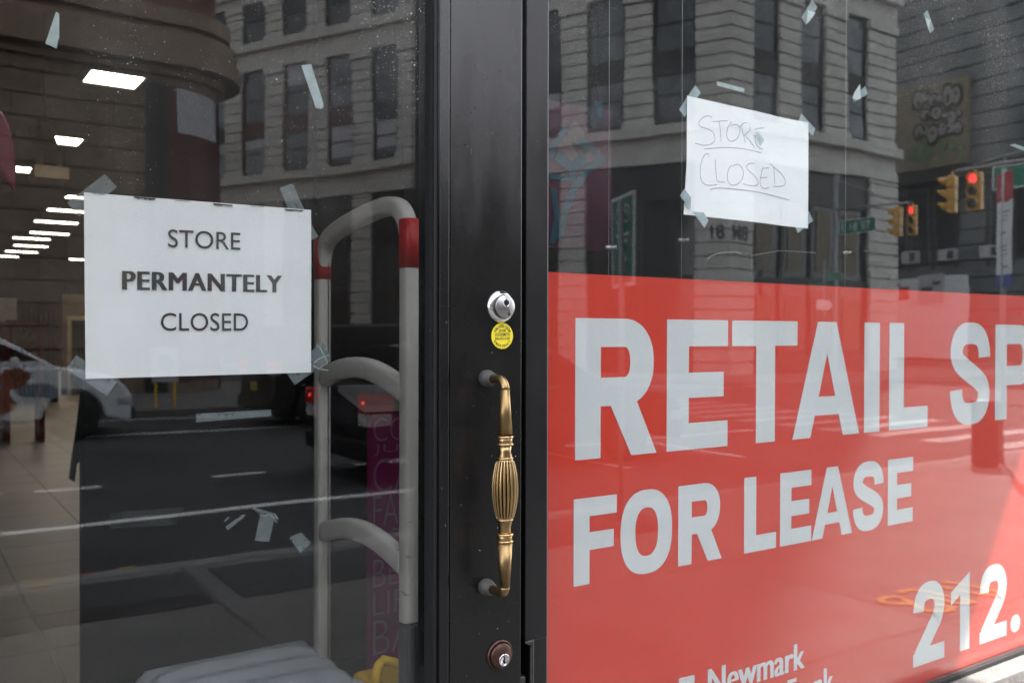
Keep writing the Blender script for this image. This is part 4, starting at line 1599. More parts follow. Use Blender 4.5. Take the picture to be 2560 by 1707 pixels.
# magenta card display behind the gate
ym = 1.20
A, B = hit(927, 1060, y=ym), hit(1100, 1707, y=ym)
t = thing('magenta_display', 'tall magenta card display with pale lettering and a grey lid behind the security gate', 'display stand', (A.x, ym, 0))
mb = MB()
mb.box(A.x, A.x + .40, ym, ym + .025, 0, hit(927, 1030, y=ym).z)
mb.box(A.x + .10, A.x + .40, ym + .026, ym + .20, 0, .30)
mb.build('card_body', M['magenta'], t)
mb = MB()
zl = hit(927, 1030, y=ym).z
mb.prism([(A.x - .03, ym - .02, zl + .002), (A.x + .42, ym - .02, zl + .002), (A.x + .42, ym + .16, zl + .05), (A.x - .03, ym + .16, zl + .05)], (0, 0, .018))
mb.build('lid', M['boxgrey'], t)
rows = (('COSMETICS', 1046, 1104, 1.0), ('JUNKIES &', 1112, 1140, 1.0), ('CARE', 1148, 1232, .62), ('FASHION', 1240, 1318, .8), ('ACCESSORIES', 1326, 1388, 1.0), ('BEAUTY', 1400, 1470, .8), ('LIFESTYLE', 1482, 1540, 1.0), ('BAGS', 1552, 1640, .7))
pts, fs = [], []
for s_, v0, v1, wd in rows:
    add_text(text_mesh(s_, A.x + .008, A.x + .008 + .385 * wd, hit(927, v1, y=ym).z, hit(927, v0, y=ym).z, ym - .0006, bold=-.015), pts, fs)
raw('lettering', pts, fs, M['magenta_ink'], t)

# yellow plastic handle and grey bin lid at the bottom
yy = .46
t = thing('yellow_crate', 'yellow plastic crate handle showing beside the lower gate post', 'crate', hit(965, 1707, y=yy))
q = lambda u, v: hit(u, v, y=yy)
mb = MB()
mb.tube([q(946, 1720), q(940, 1690), q(948, 1660), q(958, 1648), q(985, 1654), q(1010, 1668), q(1040, 1680), q(1075, 1690)], [.009, .0105, .010, .009, .009, .010, .0105, .0105], 12)
mb.build('handle', M['yellow_p'], t)
mb = MB()
A = q(952, 1700)
mb.box(A.x + .012, A.x + .16, yy + .02, yy + .17, 0, A.z - .035)
mb.build('crate_body', M['yellow_p'], t, bevel=.015)

yl = .62
t = thing('bin_lid', 'wide blue grey plastic bin lid low behind the door glass', 'bin', hit(620, 1700, y=yl))
zb_ = hit(620, 1668, y=yl).z
mb = MB()


def lid(a, b):
    x = .36 + .44 * a
    y = .42 + .38 * b
    e = 1 - (abs(2 * a - 1) ** 6) * .9
    e2 = 1 - (abs(2 * b - 1) ** 6) * .9
    rib = .006 * math.sin(b * 30) * (.1 < a < .9)
    return Vector((x, y, zb_ - .13 + .13 * min(e, e2) + rib))


mb.grid(lid, 40, 48)
mb.build('lid', M['bin'], t, solid=.004)
mb = MB()
mb.box(.385, .775, .445, .775, 0, zb_ - .125)
mb.build('bin_body', M['bin'], t, bevel=.02)

# poster behind the show window
yq = .30
q = lambda u, v: hit(u, v, y=yq)
A, B = q(1300, 236), q(1528, 628)
t = thing('magenta_poster', 'large magenta poster with teal brush strokes hanging inside the show window', 'poster', ((A.x + B.x) / 2, yq, B.z))
mb = MB()
mb.box(A.x, B.x, yq, yq + .004, B.z, A.z)
mb.build('sheet', mat('dark magenta print', (.055, .003, .022), .6, var=.25, scale=9), t)
mb = MB()
yq2 = yq - .001


def blob(mb, px, m=None, dy=0):
    mb.face([hit(u, v, y=yq2 - dy) for u, v in px])


blob(mb, [(1420, 330), (1436, 300), (1462, 330), (1458, 370), (1440, 385), (1420, 360)])
blob(mb, [(1390, 345), (1420, 340), (1445, 392), (1500, 372), (1508, 400), (1450, 412), (1400, 395)], dy=.0002)
mb.build('pale_patch', M['pinkskin'], t)
mb = MB()
blob(mb, [(1468, 270), (1486, 254), (1506, 252), (1512, 300), (1508, 332), (1484, 330), (1466, 305)])
blob(mb, [(1386, 358), (1420, 350), (1470, 372), (1480, 392), (1440, 380), (1400, 372)], dy=.0001)
mb.build('dark_patch', M['poster_dark'], t)
mb = MB()
for pth, w_ in (([(1374, 395), (1386, 360), (1404, 338), (1414, 318)], .016), ([(1392, 386), (1412, 402), (1430, 424), (1446, 408), (1464, 392)], .026), ([(1446, 350), (1478, 368), (1488, 390)], .018),
                ([(1370, 440), (1400, 444), (1440, 446)], .012), ([(1510, 392), (1470, 425), (1436, 470), (1412, 530), (1398, 600)], .017), ([(1384, 470), (1392, 540), (1380, 610)], .014), ([(1486, 258), (1500, 268), (1496, 292)], .014)):
    ribbon(mb, [hit(u, v, y=yq2 - .0006) for u, v in pth], w_)
mb.build('brush_stroke', M['teal_ink'], t)
mb = MB()
for k in range(2):
    x = A.x + (B.x - A.x) * (.15 + .7 * k)
    mb.tube([(x, yq + .002, A.z - .01), (x, yq + .002, 3.58)], .0012, 6)
mb.build('hanging_cord', M['black_board'], t)


# ================================================================== STREET (seen mirrored in the glass)
def G(u, v, z=0.0):
    """Ground point on the street whose mirror image lies at pixel u, v."""
    p = hit(u, v, z=z)
    return mv(p.x, p.y, p.z)


YK = 4.85            # near kerb
YF = 17.6            # far kerb
YB = 22.85           # building line opposite
ZR = -.13            # road level
mb = MB()
mb.box(-120, 140, -YK, .0, -.30, 0.0)
tag(mb.build('sidewalk', M['pavement'], None), kind='structure')
mb = MB()
mb.box(-120, 140, -YK - .16, -YK - .0005, -.3, .004)
tag(mb.build('kerb', M['kerb'], None, bevel=.01), kind='structure')
mb = MB()
mb.box(-120, 140, -110, -YK - .165, -.4, ZR)
tag(mb.build('road', M['asphalt'], None), kind='structure')
# far pavements: an island for each block
SD = Vector((-.42, .907, 0))                 # run of the slanting side street
mb = MB()
mb.prism([mv(-120, YF, ZR), mv(11.2, YF, ZR), mv(13.2, YF + 1.6, ZR), mv(13.2 - .42 * 60, YF + 1.6 + .907 * 60, ZR), mv(-120, YF + 56, ZR)], (0, 0, .13))
mb.prism([mv(22.6, YF + 1.6, ZR), mv(24.6, YF, ZR), mv(38.5, YF, ZR), mv(40.5, YF + 2, ZR), mv(40.5, 80, ZR), mv(22.6 - .42 * 60, YF + 1.6 + .907 * 60, ZR)], (0, 0, .13))
mb.prism([mv(48.5, YF + 2, ZR), mv(50.5, YF, ZR), mv(140, YF, ZR), mv(140, 80, ZR), mv(48.5, 80, ZR)], (0, 0, .13))
tag(mb.build('far_sidewalk', M['pavement'], None), kind='structure')

# cellar hatches along the kerb
for x0, x1, lab in ((-3.0, 1.50, 'dark steel cellar hatch set in the pavement, left one'), (1.66, 5.2, 'dark steel cellar hatch set in the pavement, right one')):
    t = thing('cellar_hatch', lab, 'pavement hatch', ((x0 + x1) / 2, -4.3, 0), 'cellar hatches along the kerb')
    mb = MB()
    mb.box(x0, x1, -4.72, -4.20, .0005, .005)
    mb.build('cover', M['grate'], t)
    mb = MB()
    mb.box(x0, x1, -4.198, -3.98, .0005, .004)
    mb.build('frame', M['shopdark'], t)
# spray marks
for nm, m_, spots_, labs in (('pink_survey_mark', 'pink_mark', ((2, 1468), (215, 1440)), ('faded pink survey mark on the kerb strip at the far left edge', 'faded pink survey mark on the kerb strip just right of the floor edge')),
                             ('yellow_survey_mark', 'yellow_mark', ((75, 1452), (96, 1466), (132, 1455), (318, 1421)),
                              ('faded yellow survey mark, leftmost on the kerb strip', 'faded yellow survey mark, lowest on the kerb strip', 'faded yellow survey mark between two others on the tan floor', 'faded yellow survey mark alone farther right along the kerb strip'))):
    for (u, v), lb in zip(spots_, labs):
        c = G(u, v, .006)
        mb = MB()
        pts_ = []
        for q in range(11):
            a_ = 2 * math.pi * q / 11
            r_ = .6 + .5 * random.random()
            pts_.append(c + Vector((.075 * r_ * math.cos(a_), .022 * r_ * math.sin(a_), 0)))
        mb.face(pts_)
        tag(mb.build(nm, M[m_], None), lb, 'paint mark', 'survey marks on the kerb strip')

# lane paint
zp = ZR + .004


def strip(x0, x1, y0, y1):
    mb = MB()
    mb.box(x0, x1, -y1, -y0, ZR + .0005, zp)
    return mb


def lane(mb, x0, x1, y0, y1):
    mb.box(x0, x1, -y1, -y0, ZR + .0005, zp)


mb = MB()
lane(mb, -60, 4.6, 7.22, 7.36)
for x0 in (5.4, 7.4, 9.4):
    lane(mb, x0, x0 + .1, 7.22, 9.4)
lane(mb, 5.0, 12.2, 9.4, 9.5)
for x0, x1 in ((-4.1, -3.4), (-2.3, -1.6), (.28, .93), (1.2, 1.83), (3.02, 3.64), (4.78, 5.4)):
    lane(mb, x0, x1, 9.3, 9.42)
lane(mb, -60, 12, 14.3, 14.42)
lane(mb, -60, 12, 17.0, 17.08)
tag(mb.build('road_marking', M['paint'], None), kind='structure')
mb = MB()
for k in range(13):
    y0 = 5.7 + k * .95
    lane(mb, 13.2, 16.6, y0, y0 + .36)
for k in range(10):
    lane(mb, 20 + k * 1.3, 20.5 + k * 1.3, 18.6, 21.4)
tag(mb.build('road_marking', mat('worn road paint', (.34, .34, .33), .75, var=.35, scale=5, detail=8), None), kind='structure')

# orange painted cycle-like loops on the pavement
mb = MB()


def loop_px(px, w_):
    pts = [G(u, v, .006) for u, v in px]
    n = len(pts)
    prev = None
    for i in range(n):
        d = pts[min(i + 1, n - 1)] - pts[max(i - 1, 0)]
        nn = Vector((-d.y, d.x, 0)).normalized() * w_ * .5
        cur = (mb.bm.verts.new(pts[i] + nn), mb.bm.verts.new(pts[i] - nn))
        if prev:
            mb.bm.faces.new((prev[0], cur[0], cur[1], prev[1]))
        prev = cur


k_ = .2551
for px in ([(1180, 520), (1160, 500), (1260, 486), (1400, 490), (1480, 510), (1600, 545), (1740, 570), (1860, 590), (1880, 605), (1790, 620), (1660, 612), (1600, 590), (1480, 560), (1400, 545)],
           [(1250, 620), (1100, 622), (980, 600), (950, 575), (1010, 550), (1100, 548), (1190, 570), (1260, 610), (1320, 650), (1420, 685), (1560, 695), (1640, 680), (1640, 655), (1560, 630), (1460, 622)],
           [(1530, 405), (1640, 408), (1800, 430), (1980, 470), (2100, 500), (2140, 520), (2080, 540), (1950, 528), (1800, 500), (1640, 470), (1540, 450)]):
    loop_px(zpx(px, 1960, 1350, k_), .045)
o = mb.build('orange_paint_loops', M['orange'], None)
tag(o, 'orange spray painted loops on the pavement mirrored over the phone number', 'paint mark')


# ---------------------------------------------------------------- stone corner building
CO = (26.3, YB)


def T1(a, n, z):        # street front, a metres right of the corner
    return mv(CO[0] + a, CO[1] - n, z)


def T2(a, n, z):        # slanting front, a metres back from the corner
    return mv(CO[0] - .42 * a - .907 * n, CO[1] + .907 * a - .42 * n, z)


LW1, LW2 = 10.75, 34.0
t = stone = thing('stone_office_building', 'grey limestone corner building with ribbed pilasters and tall dark windows', 'building', mv(28, 25, 0))
mb = MB()
off = .45
c1 = T1(LW1, 0, 0)
foot = [T2(LW2, -off, 0), T2(.0, -off, 0) + Vector((.15, 0, 0)), T1(.3, -off, 0), T1(LW1, -off, 0), mv(CO[0] + LW1, 56, 0), mv(CO[0] - 13, 56, 0)]
mb.prism(foot, (0, 0, 19.4))
mb.build('wall', M['limestone'], t)
mb = MB()
mb.prism([T2(6.8, -off, 19.4), T2(.0, -off, 19.4) + Vector((.15, 0, 0)), T1(.3, -off, 19.4), T1(LW1, -off, 19.4), mv(CO[0] + LW1, 38, 19.4), mv(CO[0] - 2.4, 38, 19.4)], (0, 0, 50))
mb.build('sun_blocker', M['limestone'], t)  # unseen upper block, added to keep the sun off street and door


def courses(mb, T, a0, a1, z0, z1, n0=-.46, n1=0.0, h=.507):
    z = z0
    while z < z1 - .05:
        zz_ = min(z + h, z1)
        mb.box(a0, a1, n0, n1, z, zz_ - .062, T)
        mb.box(a0 + .10, a1 - .10, n0, n1 - .14, zz_ - .062, zz_, T)
        z += h


p2 = [(0, 1.4)] + [(k - .60, k + .60) for k in (3.76, 6.72, 9.62, 12.5, 15.4, 18.2, 21.1, 24.05, 27, 30)]
p1 = [(0, 1.32), (2.9, 4.3), (5.8, 7.2), (8.75, LW1)]
floors = [(9.75, 15.2), (16.5, 18.7)]
for T, pil, grd in ((T2, p2, (0, 2, 6, 8, 10)), (T1, p1, (0, 3))):
    for i, (a0, a1) in enumerate(pil):
        mb = MB()
        for z0, z1 in floors:
            courses(mb, T, a0, a1, z0, z1, n1=-.06 if i else 0)
            mb.box(a0 - .06, a1 + .06, -.46, .03, z1 - .36, z1, T)
            mb.box(a0 - .06, a1 + .06, -.46, .02, z0, z0 + .30, T)
        if i in grd:
            courses(mb, T, a0, a1, 0, 8.3)
        mb.build('pilaster', M['limestone'], t)
for T, L in ((T2, LW2), (T1, LW1)):
    mb = MB()
    for z0, z1, n in ((8.3, 8.75, .02), (8.75, 9.35, -.06), (9.35, 9.75, .34), (15.2, 16.1, -.02), (16.1, 16.5, .30), (18.7, 19.1, -.02), (19.1, 19.5, .25)):
        mb.box(0 if T is T1 else -.1, L, -.46, n, z0, z1, T)
    mb.build('cornice', M['limestone'], t)
# windows between the pilasters
random.seed(11)
for T, pil in ((T2, p2), (T1, p1)):
    for i in range(len(pil) - 1):
        a0, a1 = pil[i][1], pil[i + 1][0]
        for fi, (z0, z1) in enumerate(floors[:2]):
            mb = MB()
            mb.box(a0, a0 + .14, -.46, -.20, z0, z1, T)
            mb.box(a1 - .14, a1, -.46, -.20, z0, z1, T)
            zm = z0 + 5.45 * .46 if fi == 0 else z1 - .5
            mb.box(a0 + .14, a1 - .14, -.46, -.17, zm - .45, zm + .45, T)
            mb.box(a0 + .14, a1 - .14, -.46, -.18, z0, z0 + .25, T)
            mb.box(a0 + .14, a1 - .14, -.46, -.21, z0 + 1.25, z0 + 1.33, T)
            mb.box(a0 + .14, a1 - .14, -.46, -.21, min(zm + 1.5, z1 - .1), min(zm + 1.58, z1 - .03), T)
            red = (T is T2 and i in (7, 8, 6)) and fi == 0
            w_ = mb.build('window', M['winred'] if red else M['winframe'], t)
            mb = MB()
            mb.box(a0 + .14, a1 - .14, -.46, -.24, z0 + .25, zm - .45, T)
            mb.box(a0 + .14, a1 - .14, -.46, -.24, min(zm + .45, z1 - .02), z1, T)
            mb.build('pane', random.choice((M['winglass'], M['winglass2'], M['winglass3'])), w_)
            if random.random() < (.75 if fi else .45):
                mb = MB()
                hb = random.uniform(.5, 1.5)
                lo = zm + .45 if random.random() < .5 else z0 + .25
                hi_ = z1 if lo > zm else zm - .45
                mb.box(a0 + .18, a1 - .18, -.238, -.232, max(lo, hi_ - hb), hi_, T)
                mb.build('blind', M['blind'], w_)
# ground floor bays
for T, gl in ((T2, [(1.4, 6.06), (7.38, 17.54), (18.86, 23.39), (24.71, 29.3)]), (T1, [(1.32, 8.75)])):
    for a0, a1 in gl:
        mb = MB()
        mb.box(a0, a1, -.46, -.14, 0, .7, T)
        mb.box(a0, a1, -.46, -.14, 6.9, 8.3, T)
        n_ = max(2, round((a1 - a0) / 1.9))
        for k in range(n_ + 1):
            a = a0 + (a1 - a0) * k / n_
            mb.box(max(a0, a - .09), min(a1, a + .09), -.46, -.13, .7, 6.9, T)
        mb.box(a0, a1, -.46, -.14, 3.6, 3.85, T)
        w_ = mb.build('shopfront', M['shopdark'], t)
        mb = MB()
        mb.box(a0, a1, -.46, -.24, .7, 6.9, T)
        mb.build('pane', M['winglass'], w_)
        if T is T1:
            mb = MB()
            for k in range(n_):
                a = a0 + (a1 - a0) * (k + .5) / n_
                mb.box(a - .55, a + .35, -.238, -.2, 4.1, 6.7, T)
                mb.box(a - .55, a + .5, -.238, -.2, .9, 3.1, T)
            mb.build('tan_panel', M['tanbay'], w_)
# dark numerals on the corner pier
pts, fs = [], []
for T, a0, a1, s_ in ((T2, .15, .72, '81'), (T1, .22, 1.05, '8M')):
    def TT(x, z, T=T):
        return Vector(T(x, .012, z))
    x0, x1 = (a1, a0) if T is T1 else (a0, a1)
    add_text(text_mesh(s_, x0, x1, 5.15, 5.75, 0, bold=.03, T=TT), pts, fs)
raw('wall_numerals', pts, fs, M['signblack'], t)

# ---------------------------------------------------------------- brown building with a rounded corner
t = thing('brown_corner_building', 'brown stone building with a rounded corner and deep banded cornice', 'building', mv(0, 26, 0))
BC, BR, BF = (6.0, 25.0), 1.6, 23.4


def outline(o_):
    pts = [(-60, BF - o_)]
    r = BR + o_
    for k in range(25):
        a = R(-90 + (24.8 + 90) * k / 24)
        pts.append((BC[0] + r * math.cos(a), BC[1] + r * math.sin(a)))
    e = pts[-1]
    pts.append((e[0] - .42 * 30, e[1] + .907 * 30))
    pts.append((-60, e[1] + .907 * 30))
    return pts


def ring(mb, o_, z0, z1):
    mb.prism([mv(x, y, z0) for x, y in outline(o_)], (0, 0, z1 - z0), smooth=False)


mb = MB()
z = 0
while z < 8.2:
    ring(mb, 0, z, z + .53)
    ring(mb, -.06, z + .53, z + .56)
    z += .56
mb.build('stone_base', M['brownstone'], t)
mb = MB()
for o_, z0, z1 in ((.20, 8.17, 8.36), (.60, 8.36, 8.70), (.52, 8.70, 8.86), (.50, 8.86, 9.22), (.10, 9.22, 9.46), (.32, 9.46, 9.85)):
    ring(mb, o_, z0, z1)
mb.build('cornice', M['browntrim'], t)
mb = MB()
ring(mb, -.10, 9.85, 14.5)
mb.build('upper_wall', M['brick'], t)
for k in range(9):
    x0 = 5.1 - k * 2.9
    mb = MB()
    mb.box(x0 - .62, x0 + .62, -BF - .005 + .10, -BF + .25, 10.5, 13.2)
    mb.box(x0 - .75, x0 + .75, -BF - .02 + .10, -BF + .25, 13.2, 13.6)
    w_ = mb.build('window', M['winframe'], t)
    mb = MB()
    mb.box(x0 - .55, x0 + .55, -BF + .105 - .02, -BF + .2 - .02 + .02, 10.55, 11.8)
    mb.build('pane', M['winglass'], w_)


def arcbox(mb, o0, o1, x0, x1, z0, z1, n=12):
    """Piece of the front following the wall line between two positions measured along it."""
    def pt(s_, o_):
        if s_ <= 0:
            return (BC[0] + s_, BF - o_)
        a = R(-90) + s_ / BR
        return (BC[0] + (BR + o_) * math.cos(a), BC[1] + (BR + o_) * math.sin(a))
    A = [mv(*pt(x0 + (x1 - x0) * k / n, o1), z0) for k in range(n + 1)]
    B = [mv(*pt(x0 + (x1 - x0) * k / n, o0), z0) for k in range(n + 1)]
    mb.prism(A + B[::-1], (0, 0, z1 - z0))


for k, (s0, s1) in enumerate(((-.1, 1.9), (-7.5, -4.9), (-13, -9.5), (-19, -15))):
    mb = MB()
    arcbox(mb, -.05, .05, s0 - .55, s0 - .02, 0, 7.95)
    arcbox(mb, -.05, .05, s1 + .02, s1 + .35, 0, 7.95)
    arcbox(mb, -.05, .02, s0 - .02, s1 + .02, 3.1, 3.4)
    w_ = mb.build('shop_window', M['shopdark'], t)
    mb = MB()
    arcbox(mb, -.05, .012, s0, s1, .3, 3.08)
    arcbox(mb, -.05, .012, s0, s1, 3.42, 7.95)
    mb.build('pane', M['winred'] if k == 0 else M['winglass'], w_)
    if k == 0:
        mb = MB()
        arcbox(mb, .014, .03, s0 + .25, s1 - .35, 6.75, 7.9)
        mb.build('blind', M['blind'], w_)

# ---------------------------------------------------------------- dark building beyond the cross street
XD = 52.0


def TD(a, n, z):         # wall that faces back along the avenue; a metres beyond the corner
    return mv(XD - n, 23.5 + a, z)


t = thing('dark_clad_building', 'dark grey clad building beyond the cross street with level panel joints', 'building', mv(60, 40, 0))
mb = MB()
mb.box(0, 45, -40, 0, 0, 38, TD)
mb.build('wall', M['darkclad'], t)
mb = MB()
for k in range(38):
    mb.box(-.02, 45, -.02, .006, 2.0 + k * .95, 2.12 + k * .95, TD)
mb.build('panel_joint', M['cladjoint'], t)
mb = MB()
for (a0, a1, z0, z1) in ((.3, 1.7, 5.9, 10.2), (2.0, 3.1, 5.9, 10.2), (5.2, 6.4, 5.7, 10.2), (6.9, 8.0, 5.7, 10.2), (8.5, 9.6, 5.7, 10.2)):
    mb.box(a0, a1, -.02, .02, z0, z1, TD)
mb.build('window', M['winglass'], t)
mb = MB()
for a in (.1, 1.75, 3.2, 5.0, 6.5, 8.1, 9.7):
    mb.box(a, a + .22, -.02, .06, 5.5, 10.4, TD)
mb.build('dark_column', M['shopdark'], t)
mb = MB()
mb.box(-.3, 12, -.02, 1.5, 10.6, 11.1, TD)
mb.box(-.3, 12, -.02, .5, 11.1, 11.5, TD)
mb.build('canopy', M['shopdark'], t)
for a in (7.4, 5.0, 2.4):
    mb = MB()
    mb.box(a, a + 1.1, .0, .5, 5.95, 6.65, TD)
    u_a = mb.build('cooling_unit', M['blind'], t, bevel=.03)
    mb = MB()
    mb.box(a + .1, a + .5, .501, .51, 6.05, 6.55, TD)
    mb.build('grille', M['mural_dark'], u_a)
# mural wall
t = thing('mural_wall', 'tan stucco wall with black grey and green painted bubble shapes', 'mural wall', mv(XD, 30, 11))
mb = MB()
mb.box(4.35, 12, .02, .35, 11.6, 16.7, TD)
mb.build('stucco', M['tanstucco'], t)
random.seed(5)


def disc(mb, a, z, r, e, n, k=18):
    mb.face([TD(a + r * math.cos(2 * math.pi * q / k), n, z + r * e * math.sin(2 * math.pi * q / k)) for q in range(k)])


mg, md_, mn = MB(), MB(), MB()
cnt = 0
for row, (z, hh) in enumerate(((15.55, 1.0), (14.45, .7), (13.5, .85))):
    a = 4.75
    for k in range(6 - (row == 1)):
        w_ = random.uniform(.20, .40)
        a += w_ * .8
        zz_ = z + random.uniform(-.18, .18) + .12 * (a - 5)
        e_ = hh / .6 * random.uniform(.8, 1.25)
        cnt += 1
        disc(md_, a, zz_, w_ + .06, e_, .352 + .0005 * cnt)
        disc(mg, a + random.uniform(-.05, .05), zz_ + .05, w_ * .78, e_ * 1.02, .364 + .0005 * cnt)
        disc(md_, a + random.uniform(-.08, .08), zz_ + random.uniform(-.2, .2), w_ * random.uniform(.2, .5), e_ * random.uniform(.6, 1.3), .376 + .0005 * cnt)
        a += w_ * .75
for k in range(22):
    disc(mn, 4.7 + random.random() * 3.4, 11.9 + random.random() * 1.1, .12 + .18 * random.random(), 1.4, .40 + .0008 * k)
md_.build('dark_outline', M['mural_dark'], t)
mg.build('grey_bubble', M['mural_grey'], t)
mn.build('green_bubble', M['mural_green'], t)
# white hoarding with notices
t = thing('white_hoarding', 'white boarded panel with small red and black notices at the cross street', 'hoarding', mv(50.8, 28, 0))
mb = MB()
mb.box(3.9, 10.3, .8, .9, .2, 5.0, TD)
mb.build('panel', M['signwhite'], t)
mb = MB()
mb.box(7.6, 8.35, .902, .91, 3.7, 4.5, TD)
mb.build('red_notice', M['signred'], t)
mb = MB()
mb.box(8.3, 9.7, .902, .91, 4.6, 4.72, TD)
mb.box(5.6, 6.0, .962, .97, 4.5, 4.7, TD)
mb.box(6.0, 6.7, .962, .97, 4.15, 4.4, TD)
mb.build('black_notice', M['signblack'], t)
mb = MB()
mb.box(5.4, 6.9, .902, .96, 3.4, 5.15, TD)
mb.build('bright_notice', M['blind'], t)

# ---------------------------------------------------------------- traffic lights
def signal_head(base, face, red=True):
    """A three-lens head hung from the point base, facing the unit vector face."""
    f = Vector(face).normalized()
    r = Vector((-f.y, f.x, 0))
    u3 = Vector((0, 0, 1))
    T = lambda a, n, z: base + r * a + f * n + u3 * z
    mb = MB()
    for k in range(3):
        mb.box(-.18, .18, -.12, .10, -.36 * (k + 1) + .005, -.36 * k - .005, T)
    mb.box(-.03, .03, -.04, .02, 0, .12, T)
    h = mb.build('signal_head', M['signal'], None, bevel=.02)
    mb = MB()
    for k in range(3):
        z = -.36 * k - .18
        n = 16
        A, B = [], []
        for q in range(n + 1):
            a = R(-40 + 260 * q / n)
            ca, sa = math.cos(a) * .145, math.sin(a) * .145
            A.append(T(ca, .10, z + sa))
            B.append(T(ca, .10 + .16 + .10 * math.sin(a), z + sa))
        for q in range(n):
            mb.face([A[q], A[q + 1], B[q + 1], B[q]], True)
    v = mb.build('visor', M['signal'], None, solid=.012)
    lens = []
    for k in range(3):
        mb = MB()
        z = -.36 * k - .18
        mb.lathe([(.125, 0), (.115, .012), (.07, .025), (.001, .03)], T(0, .101, z), f, 24)
        lens.append(mb.build('lens', M['signal_red'] if (k == 0 and red) else M['signal_lens'], None))
    return h, [v] + lens


def traffic_light(name_label, x, yv0, yvp, z, group, sign_side, faces):
    t = thing('traffic_light', name_label, 'traffic light', mv(x, yvp, 0), group)
    mb = MB()
    mb.tube([mv(x, yvp, ZR), mv(x, yvp, .5), mv(x, yvp, z + 1.6)], [.13, .11, .085], 16)
    mb.build('pole', M['pole'], t)
    mb = MB()
    d = -1 if yv0 < yvp else 1
    mb.tube([mv(x, yvp, z + .25), mv(x, yv0 + d * .45, z + .12)], [.055, .04], 12)
    mb.tube([mv(x, yvp, z + 1.4), mv(x, (yvp + yv0) / 2, z + .75), mv(x, yv0 - d * .1, z + .22)], [.03, .025, .025], 10)
    mb.build('mast_arm', M['pole'], t)
    for (dy, face) in faces:
        h, rest = signal_head(mv(x, yv0 + dy, z), face)
        par(h, t)
        for o in rest:
            par(o, h)
    return t


# heads look back along the avenue (towards -x) and across it
traffic_light('yellow traffic light with two heads nearest in the window reflection', 25.2, 12.9, 5.4, 6.1, 'traffic lights at the crossing', 1,
              ((.55, (-.25, -1, 0)), (-.15, (-1, .15, 0))))
traffic_light('yellow traffic light with two heads, farther and lower, by the stone corner', 30.5, 18.6, 21.2, 6.2, 'traffic lights at the crossing', 1,
              ((.0, (-.25, -1, 0)), (-.62, (-1, .15, 0))))


def street_sign(x, y0, y1, z0, z1, s_, s0, s1, label):
    """Green street name board in a plane across the avenue, facing the shop side."""
    t = thing('street_name_sign', label, 'street sign', mv(x, (y0 + y1) / 2, z0), 'street name signs')
    mb = MB()
    mb.box(x - .015, x + .015, -y1, -y0, z0, z1)
    mb.build('board', M['green'], t)
    mb = MB()
    for a, b, c, d in ((y0 - .03, y0, z0 - .03, z1 + .03), (y1, y1 + .03, z0 - .03, z1 + .03), (y0, y1, z1, z1 + .03), (y0, y1, z0 - .03, z0)):
        mb.box(x - .02, x + .02, -b, -a, c, d)
    mb.build('border', M['signwhite'], t)
    mb = MB()
    mb.box(x - .012, x + .012, -(y0 + .4), -(y0 + .34), z1 + .03, z1 + .26)
    mb.box(x - .012, x + .012, -(y1 - .3), -(y1 - .24), z1 + .03, z1 + .26)
    mb.build('bracket', M['pole'], t)
    h = z1 - z0

    def TT(a, z):
        return Vector((x - .0165, -a, z))
    # seen from the shop side the board reads from far (larger y) ... the text runs with falling distance
    text_obj('lettering', s_, M['signwhite'], t, x0=s0, x1=s1, z0=z0 + h * .2, z1=z0 + h * .8, y=0, bold=.01, T=TT)
    return t


street_sign(25.25, 9.6, 12.25, 5.55, 6.15, 'ST', 11.15, 10.45, 'large green street name board nearest in the reflection, behind the parking sign')
street_sign(30.5, 19.5, 21.0, 5.45, 5.95, 'E 18 ST', 20.9, 19.7, 'green street name board beside the farther traffic light')
t = thing('corner_sign_post', 'grey corner post with two small green signs and a white arrow sign', 'sign post', mv(29.0, 20.6, 0))
mb = MB()
mb.tube([mv(29, 20.6, -.0), mv(29, 20.6, 4.3)], .05, 10)
mb.build('post', M['pole'], t)
mb = MB()
mb.box(29.06, 29.9, -20.62, -20.58, 3.55, 3.85)
mb.build('green_blade', M['green'], t)
mb = MB()
mb.box(28.1, 28.94, -20.62, -20.58, 3.15, 3.45)
mb.build('green_blade', M['green'], t)
mb = MB()
mb.prism([mv(28.5, 20.55, 2.5), mv(29.3, 20.55, 2.5), mv(29.5, 20.55, 2.68), mv(29.3, 20.55, 2.86), mv(28.5, 20.55, 2.86)], (0, -.02, 0))
mb.build('arrow_blade', M['signwhite'], t)

# parking sign on its post
t = thing('parking_sign', 'tall narrow white parking sign with red top and blue foot on a post', 'parking sign', mv(10.9, 4.5, 0))
fa = Vector((.62, .785, 0)).normalized()        # run of the board on the street side (virtual x, y)
bu = mv(10.8, 4.45, 0)
wdt = .19


def TS(a, n, z):
    return bu + Vector((fa.x * a * 1.0 + fa.y * n, -(fa.y * a - fa.x * n), z))


